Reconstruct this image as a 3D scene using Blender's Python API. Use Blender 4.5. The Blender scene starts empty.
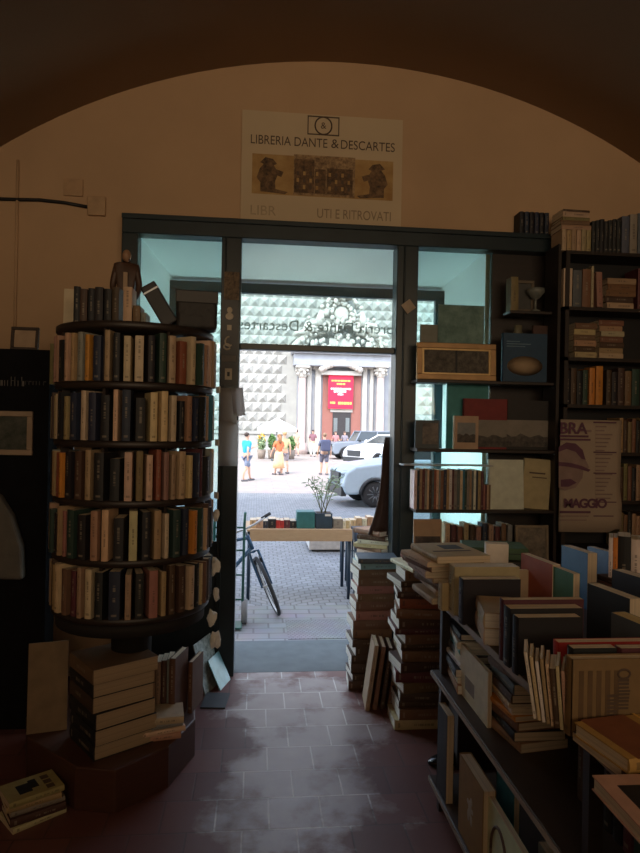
import bpy, bmesh, math, random
from mathutils import Matrix, Vector
random.seed(7)
S = bpy.context.scene
COL = S.collection
PI = math.pi

# ------------------------------------------------------------------ camera
EYE = 1.6; YAW = math.radians(5.6); ROLL = math.radians(1.1)
F = Vector((math.sin(YAW), math.cos(YAW), 0))
R0 = Vector((math.cos(YAW), -math.sin(YAW), 0)); U0 = Vector((0, 0, 1))
RT = R0*math.cos(ROLL) + U0*math.sin(ROLL)
UP = -R0*math.sin(ROLL) + U0*math.cos(ROLL)
cam_d = bpy.data.cameras.new('camera'); cam = bpy.data.objects.new('camera', cam_d); COL.objects.link(cam)
cam_d.sensor_fit = 'HORIZONTAL'; cam_d.sensor_width = 36; cam_d.lens = 36; cam_d.clip_start = 0.05; cam_d.clip_end = 400
m = Matrix.Identity(4)
for i in range(3):
    m[i][0] = RT[i]; m[i][1] = UP[i]; m[i][2] = -F[i]
m[2][3] = EYE
cam.matrix_world = m
S.camera = cam

# ------------------------------------------------------------------ light
S.view_settings.view_transform = 'Standard'; S.view_settings.look = 'None'
S.view_settings.gamma = 1; S.view_settings.use_curve_mapping = False
S.view_settings.exposure = 0.55
w = bpy.data.worlds.new('sky'); S.world = w; w.use_nodes = True
wn = w.node_tree.nodes; bg = wn['Background']
sky = wn.new('ShaderNodeTexSky'); sky.sky_type = 'NISHITA'; sky.sun_disc = False
sky.sun_elevation = math.radians(50); sky.sun_rotation = math.radians(200)
hsv = wn.new('ShaderNodeHueSaturation'); hsv.inputs['Saturation'].default_value = .62
w.node_tree.links.new(sky.outputs[0], hsv.inputs['Color']); w.node_tree.links.new(hsv.outputs[0], bg.inputs[0]); bg.inputs[1].default_value = 0.70
sd = bpy.data.lights.new('sun', 'SUN'); sd.energy = 1.5; sd.angle = math.radians(0.6); sd.color = (1, .95, .86)
sun = bpy.data.objects.new('sun', sd); COL.objects.link(sun)
SUN_TO = Vector((0.42, 0.72, -0.90))          # direction the sunlight travels
sun.rotation_euler = SUN_TO.to_track_quat('-Z', 'Y').to_euler()
def area(name, loc, to, sx, sy, e, col, spread=PI):
    d = bpy.data.lights.new(name, 'AREA'); d.shape = 'RECTANGLE'; d.size = sx; d.size_y = sy; d.energy = e; d.color = col; d.spread = spread
    o = bpy.data.objects.new(name, d); COL.objects.link(o); o.location = loc
    o.rotation_euler = Vector(to).to_track_quat('-Z', 'Y').to_euler(); return o
# added dim warm area light, no visible source, at the rear of the shop
area('rear_fill_light', (0.6, -2.9, 2.75), (0, 1, 0.34), 5.0, 1.9, 41, (1, .75, .49), math.radians(112))
# daylight portal in the shop entrance (guides sky sampling only)
pt = area('entrance_portal', (0.37, 4.95, 1.3), (0, -1, 0), 2.0, 2.6, 1, (1, 1, 1)); pt.data.cycles.is_portal = True

# ------------------------------------------------------------------ pixel -> world measuring
def ray(x, y): return F + RT*((x-320)/640) + UP*((426.5-y)/640)
EYEV = Vector((0, 0, EYE))
def at(x, y, d): return EYEV + ray(x, y)*d
def _pl(x, y, i, v):
    r = ray(x, y); return EYEV + r*((v-EYEV[i])/r[i])
def onY(x, y, Y): return _pl(x, y, 1, Y)
def onZ(x, y, z): return _pl(x, y, 2, z)
def onX(x, y, X): return _pl(x, y, 0, X)
def pxbox(x0, y0, x1, y1, Y):
    a = onY(x0, (y0+y1)/2, Y); b = onY(x1, (y0+y1)/2, Y); t = onY((x0+x1)/2, y0, Y); q = onY((x0+x1)/2, y1, Y)
    return (a.x+b.x)/2, q.z, b.x-a.x, t.z-q.z       # centre x, bottom z, width, height

# ------------------------------------------------------------------ materials
def nt(name):
    mt = bpy.data.materials.new(name); mt.use_nodes = True
    return mt, mt.node_tree.nodes, mt.node_tree.links, mt.node_tree.nodes['Principled BSDF']
_mc = {}
def M(col, rough=.6, metal=0, var=.18, scale=14, bump=0.0, emit=0, name='paint', coord='Object'):
    k = (tuple(col), rough, metal, var, scale, bump, emit, coord)
    if k in _mc: return _mc[k]
    mt, n, l, p = nt(name)
    p.inputs['Roughness'].default_value = rough; p.inputs['Metallic'].default_value = metal
    tc = n.new('ShaderNodeTexCoord'); nz = n.new('ShaderNodeTexNoise'); nz.inputs['Scale'].default_value = scale; nz.inputs['Detail'].default_value = 5
    l.new(tc.outputs[coord], nz.inputs['Vector'])
    rp = n.new('ShaderNodeValToRGB'); l.new(nz.outputs['Fac'], rp.inputs[0])
    rp.color_ramp.elements[0].position = .25; rp.color_ramp.elements[1].position = .75
    rp.color_ramp.elements[0].color = (*[c*(1-var) for c in col], 1); rp.color_ramp.elements[1].color = (*[min(1, c*(1+var)) for c in col], 1)
    l.new(rp.outputs[0], p.inputs['Base Color'])
    if bump:
        b = n.new('ShaderNodeBump'); b.inputs['Strength'].default_value = bump; b.inputs['Distance'].default_value = .02
        l.new(nz.outputs['Fac'], b.inputs['Height']); l.new(b.outputs[0], p.inputs['Normal'])
    if emit:
        p.inputs['Emission Color'].default_value = (*col, 1); p.inputs['Emission Strength'].default_value = emit
    _mc[k] = mt; return mt
def math_n(n, l, op, a, b=None):
    x = n.new('ShaderNodeMath'); x.operation = op
    for i, v in enumerate((a, b)):
        if v is None: continue
        if isinstance(v, (int, float)): x.inputs[i].default_value = v
        else: l.new(v, x.inputs[i])
    return x.outputs[0]
def mixc(n, l, fac, a, b, mode='MIX'):
    x = n.new('ShaderNodeMix'); x.data_type = 'RGBA'; x.blend_type = mode
    for s, v in ((0, fac), (6, a), (7, b)):
        if isinstance(v, (int, float)): x.inputs[s].default_value = v
        elif isinstance(v, tuple): x.inputs[s].default_value = (*v, 1) if len(v) == 3 else v
        else: l.new(v, x.inputs[s])
    return x.outputs[2]
def book_cover_mat():
    mt, n, l, p = nt('book_cover'); p.inputs['Roughness'].default_value = .62
    oi = n.new('ShaderNodeObjectInfo'); tc = n.new('ShaderNodeTexCoord')
    nz = n.new('ShaderNodeTexNoise'); nz.inputs['Scale'].default_value = 22; nz.inputs['Detail'].default_value = 6
    l.new(tc.outputs['Object'], nz.inputs['Vector'])
    f = math_n(n, l, 'ADD', math_n(n, l, 'MULTIPLY', nz.outputs['Fac'], .5), .75)
    hs = n.new('ShaderNodeHueSaturation'); l.new(oi.outputs['Color'], hs.inputs['Color']); l.new(f, hs.inputs['Value'])
    l.new(hs.outputs[0], p.inputs['Base Color']); return mt
def book_spine_mat():
    # title-like flecks and a small publisher's device near the foot, different on every book
    mt, n, l, p = nt('book_spine'); p.inputs['Roughness'].default_value = .6
    oi = n.new('ShaderNodeObjectInfo'); tc = n.new('ShaderNodeTexCoord')
    sp = n.new('ShaderNodeSeparateXYZ'); l.new(tc.outputs['Generated'], sp.inputs[0])
    y, z = sp.outputs[1], sp.outputs[2]
    def band(v, lo, hi): return math_n(n, l, 'MULTIPLY', math_n(n, l, 'GREATER_THAN', v, lo), math_n(n, l, 'LESS_THAN', v, hi))
    rnd = oi.outputs['Random']
    lo = math_n(n, l, 'ADD', .28, math_n(n, l, 'MULTIPLY', rnd, .2)); hi = math_n(n, l, 'ADD', .6, math_n(n, l, 'MULTIPLY', rnd, .32))
    wn_ = n.new('ShaderNodeTexWhiteNoise'); wn_.noise_dimensions = '2D'
    cb = n.new('ShaderNodeCombineXYZ'); l.new(math_n(n, l, 'FLOOR', math_n(n, l, 'MULTIPLY', z, 70)), cb.inputs[0]); l.new(math_n(n, l, 'MULTIPLY', rnd, 97), cb.inputs[1])
    l.new(cb.outputs[0], wn_.inputs['Vector'])
    ink = math_n(n, l, 'MULTIPLY', math_n(n, l, 'MULTIPLY', band(z, lo, hi), band(y, .38, .62)), math_n(n, l, 'GREATER_THAN', wn_.outputs['Value'], .42))
    dev = math_n(n, l, 'MULTIPLY', math_n(n, l, 'MULTIPLY', band(z, .07, .115), band(y, .25, .75)), math_n(n, l, 'GREATER_THAN', rnd, .35))
    tot = math_n(n, l, 'MINIMUM', math_n(n, l, 'ADD', ink, dev), 1)
    nz = n.new('ShaderNodeTexNoise'); nz.inputs['Scale'].default_value = 18; nz.inputs['Detail'].default_value = 6
    l.new(tc.outputs['Object'], nz.inputs['Vector'])
    f = math_n(n, l, 'ADD', math_n(n, l, 'MULTIPLY', nz.outputs['Fac'], .6), .7)
    hs = n.new('ShaderNodeHueSaturation'); l.new(oi.outputs['Color'], hs.inputs['Color']); l.new(f, hs.inputs['Value'])
    bw = n.new('ShaderNodeRGBToBW'); l.new(oi.outputs['Color'], bw.inputs[0])
    inkc = mixc(n, l, math_n(n, l, 'GREATER_THAN', bw.outputs[0], .12), (.32, .27, .2), (.05, .035, .03))
    l.new(mixc(n, l, math_n(n, l, 'MULTIPLY', tot, .5), hs.outputs[0], inkc), p.inputs['Base Color']); return mt
def pages_mat(nm, col):
    mt, n, l, p = nt(nm); p.inputs['Roughness'].default_value = .85
    tc = n.new('ShaderNodeTexCoord'); sp = n.new('ShaderNodeSeparateXYZ'); l.new(tc.outputs['Object'], sp.inputs[0])
    wn_ = n.new('ShaderNodeTexWhiteNoise'); wn_.noise_dimensions = '1D'
    l.new(math_n(n, l, 'FLOOR', math_n(n, l, 'MULTIPLY', sp.outputs[1], 900)), wn_.inputs['W'])
    f = math_n(n, l, 'ADD', math_n(n, l, 'MULTIPLY', wn_.outputs['Value'], .3), .8)
    hs = n.new('ShaderNodeHueSaturation'); hs.inputs['Color'].default_value = (*col, 1); l.new(f, hs.inputs['Value'])
    l.new(hs.outputs[0], p.inputs['Base Color']); return mt
OLDPAGES = pages_mat('browned_paper_edges', (.40, .29, .18)); COVER = book_cover_mat(); SPINE = book_spine_mat(); PAGES = pages_mat('paper_edges', (.66, .54, .38)); WPAGES = pages_mat('white_paper_edges', (.8, .76, .68))
def glass_mat(name, tint, gloss=.9):
    mt, n, l, p = nt(name); n.remove(p)
    tr = n.new('ShaderNodeBsdfTransparent'); tr.inputs[0].default_value = (*tint, 1)
    gl = n.new('ShaderNodeBsdfGlossy'); gl.inputs['Roughness'].default_value = .02; gl.inputs[0].default_value = (gloss,)*3+(1,)
    fr = n.new('ShaderNodeFresnel'); fr.inputs[0].default_value = 1.45
    mx = n.new('ShaderNodeMixShader'); l.new(fr.outputs[0], mx.inputs[0]); l.new(tr.outputs[0], mx.inputs[1]); l.new(gl.outputs[0], mx.inputs[2])
    l.new(mx.outputs[0], n['Material Output'].inputs[0]); return mt
GLASS = glass_mat('window_glass', (.93, .98, .97)); GREENGLASS = glass_mat('greenish_window_glass', (.80, .93, .92))
def tile_mat():
    mt, n, l, p = nt('terracotta_tiles')
    tc = n.new('ShaderNodeTexCoord'); mp = n.new('ShaderNodeMapping'); mp.inputs['Location'].default_value = (.03, .052, 0)
    l.new(tc.outputs['Object'], mp.inputs[0])
    br = n.new('ShaderNodeTexBrick'); br.offset = .5; br.squash = 1
    for k, v in (('Scale', 1), ('Brick Width', .216), ('Row Height', .216), ('Mortar Size', .0042), ('Mortar Smooth', .3), ('Bias', 0)): br.inputs[k].default_value = v
    br.inputs['Color1'].default_value = (.13, .052, .046, 1); br.inputs['Color2'].default_value = (.18, .072, .06, 1); br.inputs['Mortar'].default_value = (.10, .05, .045, 1)
    l.new(mp.outputs[0], br.inputs['Vector'])
    sp = n.new('ShaderNodeSeparateXYZ'); l.new(tc.outputs['Object'], sp.inputs[0])
    nz = n.new('ShaderNodeTexNoise'); nz.inputs['Scale'].default_value = 2.6; nz.inputs['Detail'].default_value = 7; nz.inputs['Roughness'].default_value = .62
    l.new(tc.outputs['Object'], nz.inputs['Vector'])
    # pale worn path before the door, reflected glare painted into its paleness, ragged edge
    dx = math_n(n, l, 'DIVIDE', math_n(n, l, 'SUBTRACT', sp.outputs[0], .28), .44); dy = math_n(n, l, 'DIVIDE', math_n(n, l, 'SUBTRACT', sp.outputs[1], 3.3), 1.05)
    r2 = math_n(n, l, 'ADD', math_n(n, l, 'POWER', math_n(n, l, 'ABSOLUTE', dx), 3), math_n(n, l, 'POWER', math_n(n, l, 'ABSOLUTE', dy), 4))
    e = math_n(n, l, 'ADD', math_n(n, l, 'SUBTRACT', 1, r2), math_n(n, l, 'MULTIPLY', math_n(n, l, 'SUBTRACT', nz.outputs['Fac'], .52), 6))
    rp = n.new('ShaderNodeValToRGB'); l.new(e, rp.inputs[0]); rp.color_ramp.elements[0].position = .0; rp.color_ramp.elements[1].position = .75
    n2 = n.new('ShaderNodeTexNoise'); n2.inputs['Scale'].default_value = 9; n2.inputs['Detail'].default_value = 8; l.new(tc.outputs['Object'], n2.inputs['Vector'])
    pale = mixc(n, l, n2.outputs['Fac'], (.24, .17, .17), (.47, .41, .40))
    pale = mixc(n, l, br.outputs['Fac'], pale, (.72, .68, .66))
    worn_glare = math_n(n, l, 'MULTIPLY', rp.outputs[0], .85)
    l.new(mixc(n, l, worn_glare, br.outputs['Color'], pale), p.inputs['Base Color'])
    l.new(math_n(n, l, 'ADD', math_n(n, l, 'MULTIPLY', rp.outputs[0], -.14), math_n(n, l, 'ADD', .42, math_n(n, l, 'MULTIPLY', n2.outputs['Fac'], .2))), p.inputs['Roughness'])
    b = n.new('ShaderNodeBump'); b.inputs['Strength'].default_value = .25; b.inputs['Distance'].default_value = .004; b.invert = True
    l.new(br.outputs['Fac'], b.inputs['Height']); l.new(b.outputs[0], p.inputs['Normal'])
    return mt
def cobble_mat():
    mt, n, l, p = nt('fan_laid_cobbles'); p.inputs['Roughness'].default_value = .6
    tc = n.new('ShaderNodeTexCoord'); sp = n.new('ShaderNodeSeparateXYZ'); l.new(tc.outputs['Object'], sp.inputs[0])
    px = math_n(n, l, 'SUBTRACT', math_n(n, l, 'MODULO', math_n(n, l, 'ADD', sp.outputs[0], 40.25), 1.5), .75)
    yy = math_n(n, l, 'ADD', sp.outputs[1], math_n(n, l, 'MULTIPLY', math_n(n, l, 'MULTIPLY', px, px), .75))
    cb = n.new('ShaderNodeCombineXYZ'); l.new(px, cb.inputs[0]); l.new(yy, cb.inputs[1])
    br = n.new('ShaderNodeTexBrick'); br.offset = .5
    for k, v in (('Scale', 1), ('Brick Width', .13), ('Row Height', .12), ('Mortar Size', .010), ('Mortar Smooth', .5)): br.inputs[k].default_value = v
    br.inputs['Color1'].default_value = (.20, .212, .225, 1); br.inputs['Color2'].default_value = (.275, .287, .30, 1); br.inputs['Mortar'].default_value = (.12, .125, .13, 1)
    l.new(cb.outputs[0], br.inputs['Vector']); l.new(br.outputs['Color'], p.inputs['Base Color'])
    b = n.new('ShaderNodeBump'); b.inputs['Strength'].default_value = .6; b.inputs['Distance'].default_value = .02; b.invert = True
    l.new(br.outputs['Fac'], b.inputs['Height']); l.new(b.outputs[0], p.inputs['Normal']); return mt
def slab_mat(nm, c1, c2, mo, bw, rh, ms, rough=.6):
    mt, n, l, p = nt(nm); p.inputs['Roughness'].default_value = rough
    tc = n.new('ShaderNodeTexCoord'); br = n.new('ShaderNodeTexBrick')
    for k, v in (('Scale', 1), ('Brick Width', bw), ('Row Height', rh), ('Mortar Size', ms)): br.inputs[k].default_value = v
    br.inputs['Color1'].default_value = (*c1, 1); br.inputs['Color2'].default_value = (*c2, 1); br.inputs['Mortar'].default_value = (*mo, 1)
    l.new(tc.outputs['Object'], br.inputs['Vector'])
    nz = n.new('ShaderNodeTexNoise'); nz.inputs['Scale'].default_value = 3; nz.inputs['Detail'].default_value = 8; l.new(tc.outputs['Object'], nz.inputs['Vector'])
    l.new(mixc(n, l, .35, br.outputs['Color'], nz.outputs['Color'], 'SOFT_LIGHT'), p.inputs['Base Color']); return mt
def wood_mat(nm, c1, c2, rough=.45, scale=3):
    mt, n, l, p = nt(nm); p.inputs['Roughness'].default_value = rough
    tc = n.new('ShaderNodeTexCoord'); mp = n.new('ShaderNodeMapping'); mp.inputs['Scale'].default_value = (scale, scale, scale*6); l.new(tc.outputs['Object'], mp.inputs[0])
    nz = n.new('ShaderNodeTexNoise'); nz.inputs['Scale'].default_value = 3; nz.inputs['Detail'].default_value = 6; nz.inputs['Distortion'].default_value = 1.5; l.new(mp.outputs[0], nz.inputs['Vector'])
    l.new(mixc(n, l, nz.outputs['Fac'], c1, c2), p.inputs['Base Color']); return mt

FRAMEC = M((.014, .027, .034), .34, name='dark_painted_wood', var=.25, scale=5)
DARKWOOD = wood_mat('dark_stained_wood', (.012, .009, .008), (.035, .022, .017))
REDWOOD = wood_mat('reddish_board', (.05, .02, .014), (.09, .036, .022))
TABLEWOOD = wood_mat('brown_board', (.03, .019, .013), (.065, .04, .028))
PINE = wood_mat('pale_plank', (.42, .27, .15), (.6, .42, .25), .6)
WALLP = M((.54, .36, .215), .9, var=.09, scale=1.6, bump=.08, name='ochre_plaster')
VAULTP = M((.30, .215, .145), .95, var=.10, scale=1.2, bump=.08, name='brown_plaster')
WHITEP = M((.88, .92, .92), .9, var=.05, scale=2, name='white_plaster')
STONE = M((.09, .108, .113), .65, var=.2, scale=8, bump=.1, name='grey_stone_slab')
BLACK = M((.012, .012, .014), .5, name='black_paint')
STEEL = M((.35, .36, .38), .35, .9, name='steel'); RUBBER = M((.02, .02, .022), .8, name='rubber')
WHITE = M((.75, .73, .68), .7, var=.06, name='white_paper'); CREAM = M((.6, .5, .34), .75, var=.1, name='cream_paper')

# ------------------------------------------------------------------ mesh helpers
class MB:
    def __init__(s): s.b = bmesh.new()
    def _f(s, vs, mi=0, sm=False):
        try:
            f = s.b.faces.new(vs); f.material_index = mi; f.smooth = sm
        except ValueError: pass
    def box(s, x0, y0, z0, x1, y1, z1, mi=0, mx=None):
        P = [Vector((x, y, z)) for z in (z0, z1) for y in (y0, y1) for x in (x0, x1)]
        if mx: P = [mx @ p for p in P]
        v = [s.b.verts.new(p) for p in P]
        for q in ((0, 2, 3, 1), (4, 5, 7, 6), (0, 1, 5, 4), (2, 6, 7, 3), (0, 4, 6, 2), (1, 3, 7, 5)): s._f([v[i] for i in q], mi)
        return s
    def quad(s, pts, mi=0): s._f([s.b.verts.new(p) for p in pts], mi); return s
    def prism(s, pts, v, mi=0, sm=False):            # polygon pts (3-D) swept by vector v
        v = Vector(v); a = [s.b.verts.new(p) for p in pts]; c = [s.b.verts.new(Vector(p)+v) for p in pts]; n = len(pts)
        s._f(list(reversed(a)), mi); s._f(c, mi)
        for i in range(n): s._f([a[i], a[(i+1) % n], c[(i+1) % n], c[i]], mi, sm)
        return s
    def tube(s, pts, r, seg=8, mi=0, closed=False, cap=True):
        pts = [Vector(p) for p in pts]; rs = r if isinstance(r, (list, tuple)) else [r]*len(pts); rings = []; n = len(pts); prev = None
        for i, p in enumerate(pts):
            if closed: d = pts[(i+1) % n]-pts[i-1]
            else: d = pts[min(i+1, n-1)]-pts[max(i-1, 0)]
            d.normalize()
            u = prev if prev is not None else d.orthogonal()
            u = (u - d*u.dot(d))
            if u.length < 1e-5: u = d.orthogonal()
            u.normalize(); prev = u; q = d.cross(u)
            rings.append([s.b.verts.new(p+(u*math.cos(2*PI*k/seg)+q*math.sin(2*PI*k/seg))*rs[i]) for k in range(seg)])
        for i in range(n if closed else n-1):
            A, B = rings[i], rings[(i+1) % n]
            for k in range(seg): s._f([A[k], A[(k+1) % seg], B[(k+1) % seg], B[k]], mi, True)
        if cap and not closed: s._f(list(reversed(rings[0])), mi); s._f(rings[-1], mi)
        return s
    def lathe(s, prof, c=(0, 0, 0), seg=24, mi=0, axis='z', a0=0, a1=2*PI):
        c = Vector(c); rings = []; full = abs(a1-a0-2*PI) < 1e-6; ns = seg if full else seg+1
        for r, z in prof:
            ring = []
            for k in range(ns):
                a = a0+(a1-a0)*k/seg; x, y = r*math.cos(a), r*math.sin(a)
                p = {'z': (x, y, z), 'y': (x, z, -y), 'x': (z, x, y)}[axis]
                ring.append(s.b.verts.new(c+Vector(p)))
            rings.append(ring)
        for A, B in zip(rings, rings[1:]):
            for k in range(seg if full else seg): s._f([A[k], A[(k+1) % ns], B[(k+1) % ns], B[k]], mi, True)
        if full: s._f(list(reversed(rings[0])), mi); s._f(rings[-1], mi)
        return s
    def ball(s, c, rx, ry=None, rz=None, mi=0, u=14, v=9):
        ry = ry or rx; rz = rz or rx; mx = Matrix.Translation(c) @ Matrix.Diagonal((rx, ry, rz, 1))
        g = bmesh.ops.create_uvsphere(s.b, u_segments=u, v_segments=v, radius=1, matrix=mx)
        for vv in g['verts']:
            for f in vv.link_faces: f.material_index = mi; f.smooth = True
        return s
    def build(s, name, mats, parent=None, mx=None, bevel=0, subsurf=0, seg=2):
        bmesh.ops.recalc_face_normals(s.b, faces=s.b.faces)
        me = bpy.data.meshes.new(name); s.b.to_mesh(me); s.b.free()
        for a in (mats if isinstance(mats, (list, tuple)) else [mats]): me.materials.append(a)
        o = bpy.data.objects.new(name, me); COL.objects.link(o)
        if parent: o.parent = parent
        if mx is not None: o.matrix_basis = mx
        if bevel:
            bv = o.modifiers.new('bevel', 'BEVEL'); bv.width = bevel; bv.segments = seg; bv.limit_method = 'ANGLE'; bv.angle_limit = .6
        if subsurf:
            sb = o.modifiers.new('smooth', 'SUBSURF'); sb.levels = subsurf; sb.render_levels = subsurf
        return o
def tag(o, label, cat, group=None, kind=None):
    if label: o['label'] = label
    if cat: o['category'] = cat
    if group: o['group'] = group
    if kind: o['kind'] = kind
    return o
def struct(o): o['kind'] = 'structure'; return o
def empty(name, loc, label, cat, group=None, rz=0, mx=None):
    o = bpy.data.objects.new(name, None); COL.objects.link(o); o.empty_display_size = .1
    if mx is not None: o.matrix_basis = mx
    else: o.location = loc; o.rotation_euler = (0, 0, rz)
    return tag(o, label, cat, group)
def copy_tree(o, parent=None):
    c = o.copy(); COL.objects.link(c)
    if parent: c.parent = parent
    for ch in list(o.children): copy_tree(ch, c)
    return c
def text(name, body, size, mt, parent, mx, align='CENTER', ext=.0006, spacing=1, bold=0, fit=None):
    cu = bpy.data.curves.new(name, 'FONT'); cu.body = body; cu.size = size; cu.align_x = align; cu.align_y = 'CENTER'; cu.extrude = ext; cu.space_character = spacing; cu.offset = bold
    t = bpy.data.objects.new('t', cu); COL.objects.link(t); bpy.context.view_layer.update()
    me = bpy.data.meshes.new_from_object(t.evaluated_get(bpy.context.evaluated_depsgraph_get())); me.name = name
    bpy.data.objects.remove(t); bpy.data.curves.remove(cu)
    me.materials.clear(); me.materials.append(mt)
    if fit:
        xs_ = [v.co.x for v in me.vertices]; k_ = fit/(max(xs_)-min(xs_)); x_ = min(xs_) if align == 'LEFT' else 0
        for v in me.vertices: v.co.x = (v.co.x-x_)*k_+(0 if align == 'LEFT' else 0)
    o = bpy.data.objects.new(name, me); COL.objects.link(o)
    if parent: o.parent = parent
    o.matrix_basis = mx; return o
RX90 = Matrix.Rotation(PI/2, 4, 'X')                 # text upright, facing -Y
def T(x, y, z): return Matrix.Translation((x, y, z))
def RZ(a): return Matrix.Rotation(a, 4, 'Z')
def RX(a): return Matrix.Rotation(a, 4, 'X')
def RY(a): return Matrix.Rotation(a, 4, 'Y')
ONES = ['', 'first', 'second', 'third', 'fourth', 'fifth', 'sixth', 'seventh', 'eighth', 'ninth', 'tenth', 'eleventh', 'twelfth', 'thirteenth', 'fourteenth', 'fifteenth', 'sixteenth', 'seventeenth', 'eighteenth', 'nineteenth']
def ordn(k):
    if k < 20: return ONES[k]
    t, u = divmod(k, 10); tens = {2: 'twent', 3: 'thirt', 4: 'fort'}[t]
    return tens+'ieth' if u == 0 else tens+'y-'+ONES[u]

# ------------------------------------------------------------------ books
PAL = {'cream': (.60, .46, .29), 'tan': (.40, .26, .15), 'pale tan': (.50, .36, .22), 'navy': (.022, .03, .06), 'black': (.014, .014, .017), 'dark brown': (.075, .04, .025), 'brown': (.19, .10, .055),
       'rust red': (.27, .075, .04), 'red': (.42, .035, .03), 'orange': (.62, .25, .04), 'grey': (.25, .235, .21), 'dark green': (.025, .055, .042), 'green': (.10, .19, .09), 'blue': (.035, .15, .27), 'light blue': (.2, .38, .5),
       'white': (.72, .67, .58), 'pinkish brown': (.33, .175, .13), 'olive': (.21, .18, .07), 'maroon': (.11, .03, .035), 'yellow': (.6, .43, .10), 'teal': (.06, .27, .28), 'slate': (.09, .11, .13), 'pink': (.5, .3, .28)}
def book(W, H, Tk, col, mx, label, group=None, hard=False, pages=True, name='book', pmat=None, cat='book'):
    """local: x = width (spine at -W/2), y = thickness, z = height, base at z=0"""
    c = PAL[col] if isinstance(col, str) else col; t = .003 if hard else .0012; ov = .003 if hard else .0
    mb = MB(); x0, x1 = -W/2, W/2
    mb.box(x0, -Tk/2, 0, x1, -Tk/2+t, H); mb.box(x0, Tk/2-t, 0, x1, Tk/2, H)
    n = 4; b = min(.004, Tk*.15)                     # slightly rounded spine
    ys = [-Tk/2+Tk*i/n for i in range(n+1)]; xs = [x0-b*math.sin(PI*i/n) for i in range(n+1)]
    for i in range(n):
        mb.prism([(xs[i], ys[i], 0), (x0+t, ys[i], 0), (x0+t, ys[i+1], 0), (xs[i+1], ys[i+1], 0)], (0, 0, H), 1)
    o = mb.build(name, [COVER, SPINE], mx=mx); o.color = (*[v*random.uniform(.88, 1.12) for v in c], 1)
    tag(o, label, cat, group)
    if pages: MB().box(x0+t, -Tk/2+t, ov, x1-max(ov, .0005), Tk/2-t, H-max(ov, .0005)).build('pages', pmat or PAGES, o)
    return o
def stand(x, y, z, ang, tilt=0, lean=0):             # lean: rotate about local x (face tips back), tilt: about local y (sideways)
    return T(x, y, z) @ RZ(ang) @ RY(tilt) @ RX(lean)
def flat(x, y, z, ang, H, Tk, dz=0): return T(x, y, z+Tk/2) @ RZ(ang) @ RX(PI/2) @ T(0, 0, -H/2)
def decal(parent, name, x0, z0, x1, z1, Tk, mt, side=-1, dep=.0008):   # printed panel on a cover (-y face by default)
    y = side*Tk/2
    return MB().box(x0, min(y, y+side*dep), z0, x1, max(y, y+side*dep), z1).build(name, mt, parent)
def pile(x, y, z, specs, place, group, ang0, hard_p=.3, jit=.22, off=.02, base='up from the floor', drift=(0, 0), ny=0, pm=None, last=True):
    """specs = list of (colour, W, H, T); labels count upwards"""
    out = []; N = len(specs)
    for i, (c, W, H, Tk) in enumerate(specs):
        a = ang0+random.uniform(-jit, jit); dx = random.uniform(-off, off)+drift[0]*i/max(1, N-1); dy = random.uniform(-off, off)+drift[1]*i/max(1, N-1)
        pos = 'lowest' if i == 0 else ('topmost' if i == N-1 and last else ordn(i+1)+' up')
        out.append(book(W, H, Tk, c, flat(x+dx, y+dy, z, a, H, Tk), f'{c} book, {pos} in {place}', group, hard=random.random() < hard_p, pmat=pm))
        z += Tk+.0006
    return out, z

# ================================================================== SETTING
G = -0.42                                            # street level below the shop floor
YI, YO = 4.2, 4.85                                   # inner and outer face of the shop's front wall
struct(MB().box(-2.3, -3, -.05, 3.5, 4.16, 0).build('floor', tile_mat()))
VC, VR = (0.6, 0.04), 3.97
def vault_z(x): return VC[1]+math.sqrt(VR*VR-(x-VC[0])**2)
mb = MB(); N = 40; xs = [-2.3+5.8*i/N for i in range(N+1)]
low = [mb.b.verts.new((x, -3, vault_z(x))) for x in xs]; far = [mb.b.verts.new((x, 4.22, vault_z(x))) for x in xs]
for i in range(N): mb._f([low[i], low[i+1], far[i+1], far[i]], 0, True)
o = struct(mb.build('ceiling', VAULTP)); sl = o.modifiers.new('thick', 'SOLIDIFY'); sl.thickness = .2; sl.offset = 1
struct(MB().box(-2.5, -3, -.05, -2.3, 4.2, 3.4).build('wall_left', WALLP))
struct(MB().box(3.5, -3, -.05, 3.7, 4.2, 3.4).build('wall_right', WALLP))
struct(MB().box(-2.5, -3.2, -.05, 3.7, -3, 4.3).build('wall_back', WALLP))
# front wall with the shopfront opening; the masonry narrows and drops towards the street
IX0, IX1, IZ = -.80, 1.56, 2.84
OX0, OX1, OZ = -.62, 1.36, 2.65
mb = MB(); mb.box(-2.5, YI, -.05, IX0, YO, 4.3); mb.box(2.0, YI, -.05, 3.7, YO, 4.3); mb.box(IX1, YI+.12, -.05, 2.0, YO, 4.3); mb.box(IX0, YI, IZ, 2.0, YO, 4.3)
struct(mb.build('wall_front', WALLP))
mb = MB()
mb.prism([(IX0, YI+.12, 0), (OX0, YO, 0), (IX0, YO, 0)], (0, 0, IZ)); mb.prism([(IX1, YI+.12, 0), (IX1, YO, 0), (OX1, YO, 0)], (0, 0, IZ))
mb.prism([(IX0, YI+.12, IZ), (IX0, YO, OZ), (IX0, YO, IZ)], (IX1-IX0, 0, 0))
struct(mb.build('trim_1', WHITEP))                   # white splayed reveals
struct(MB().box(IX0, 4.16, -.10, IX1, 4.78, 0).build('trim_2', STONE, bevel=.008))     # stone threshold
struct(MB().box(IX0, 4.78, -.42, IX1, 5.05, -.2).build('trim_3', STONE, bevel=.01))   # step down to the street
struct(MB().box(IX0, 4.22, -.42, IX1, 4.77, -.10).build('trim_4', STONE))
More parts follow.
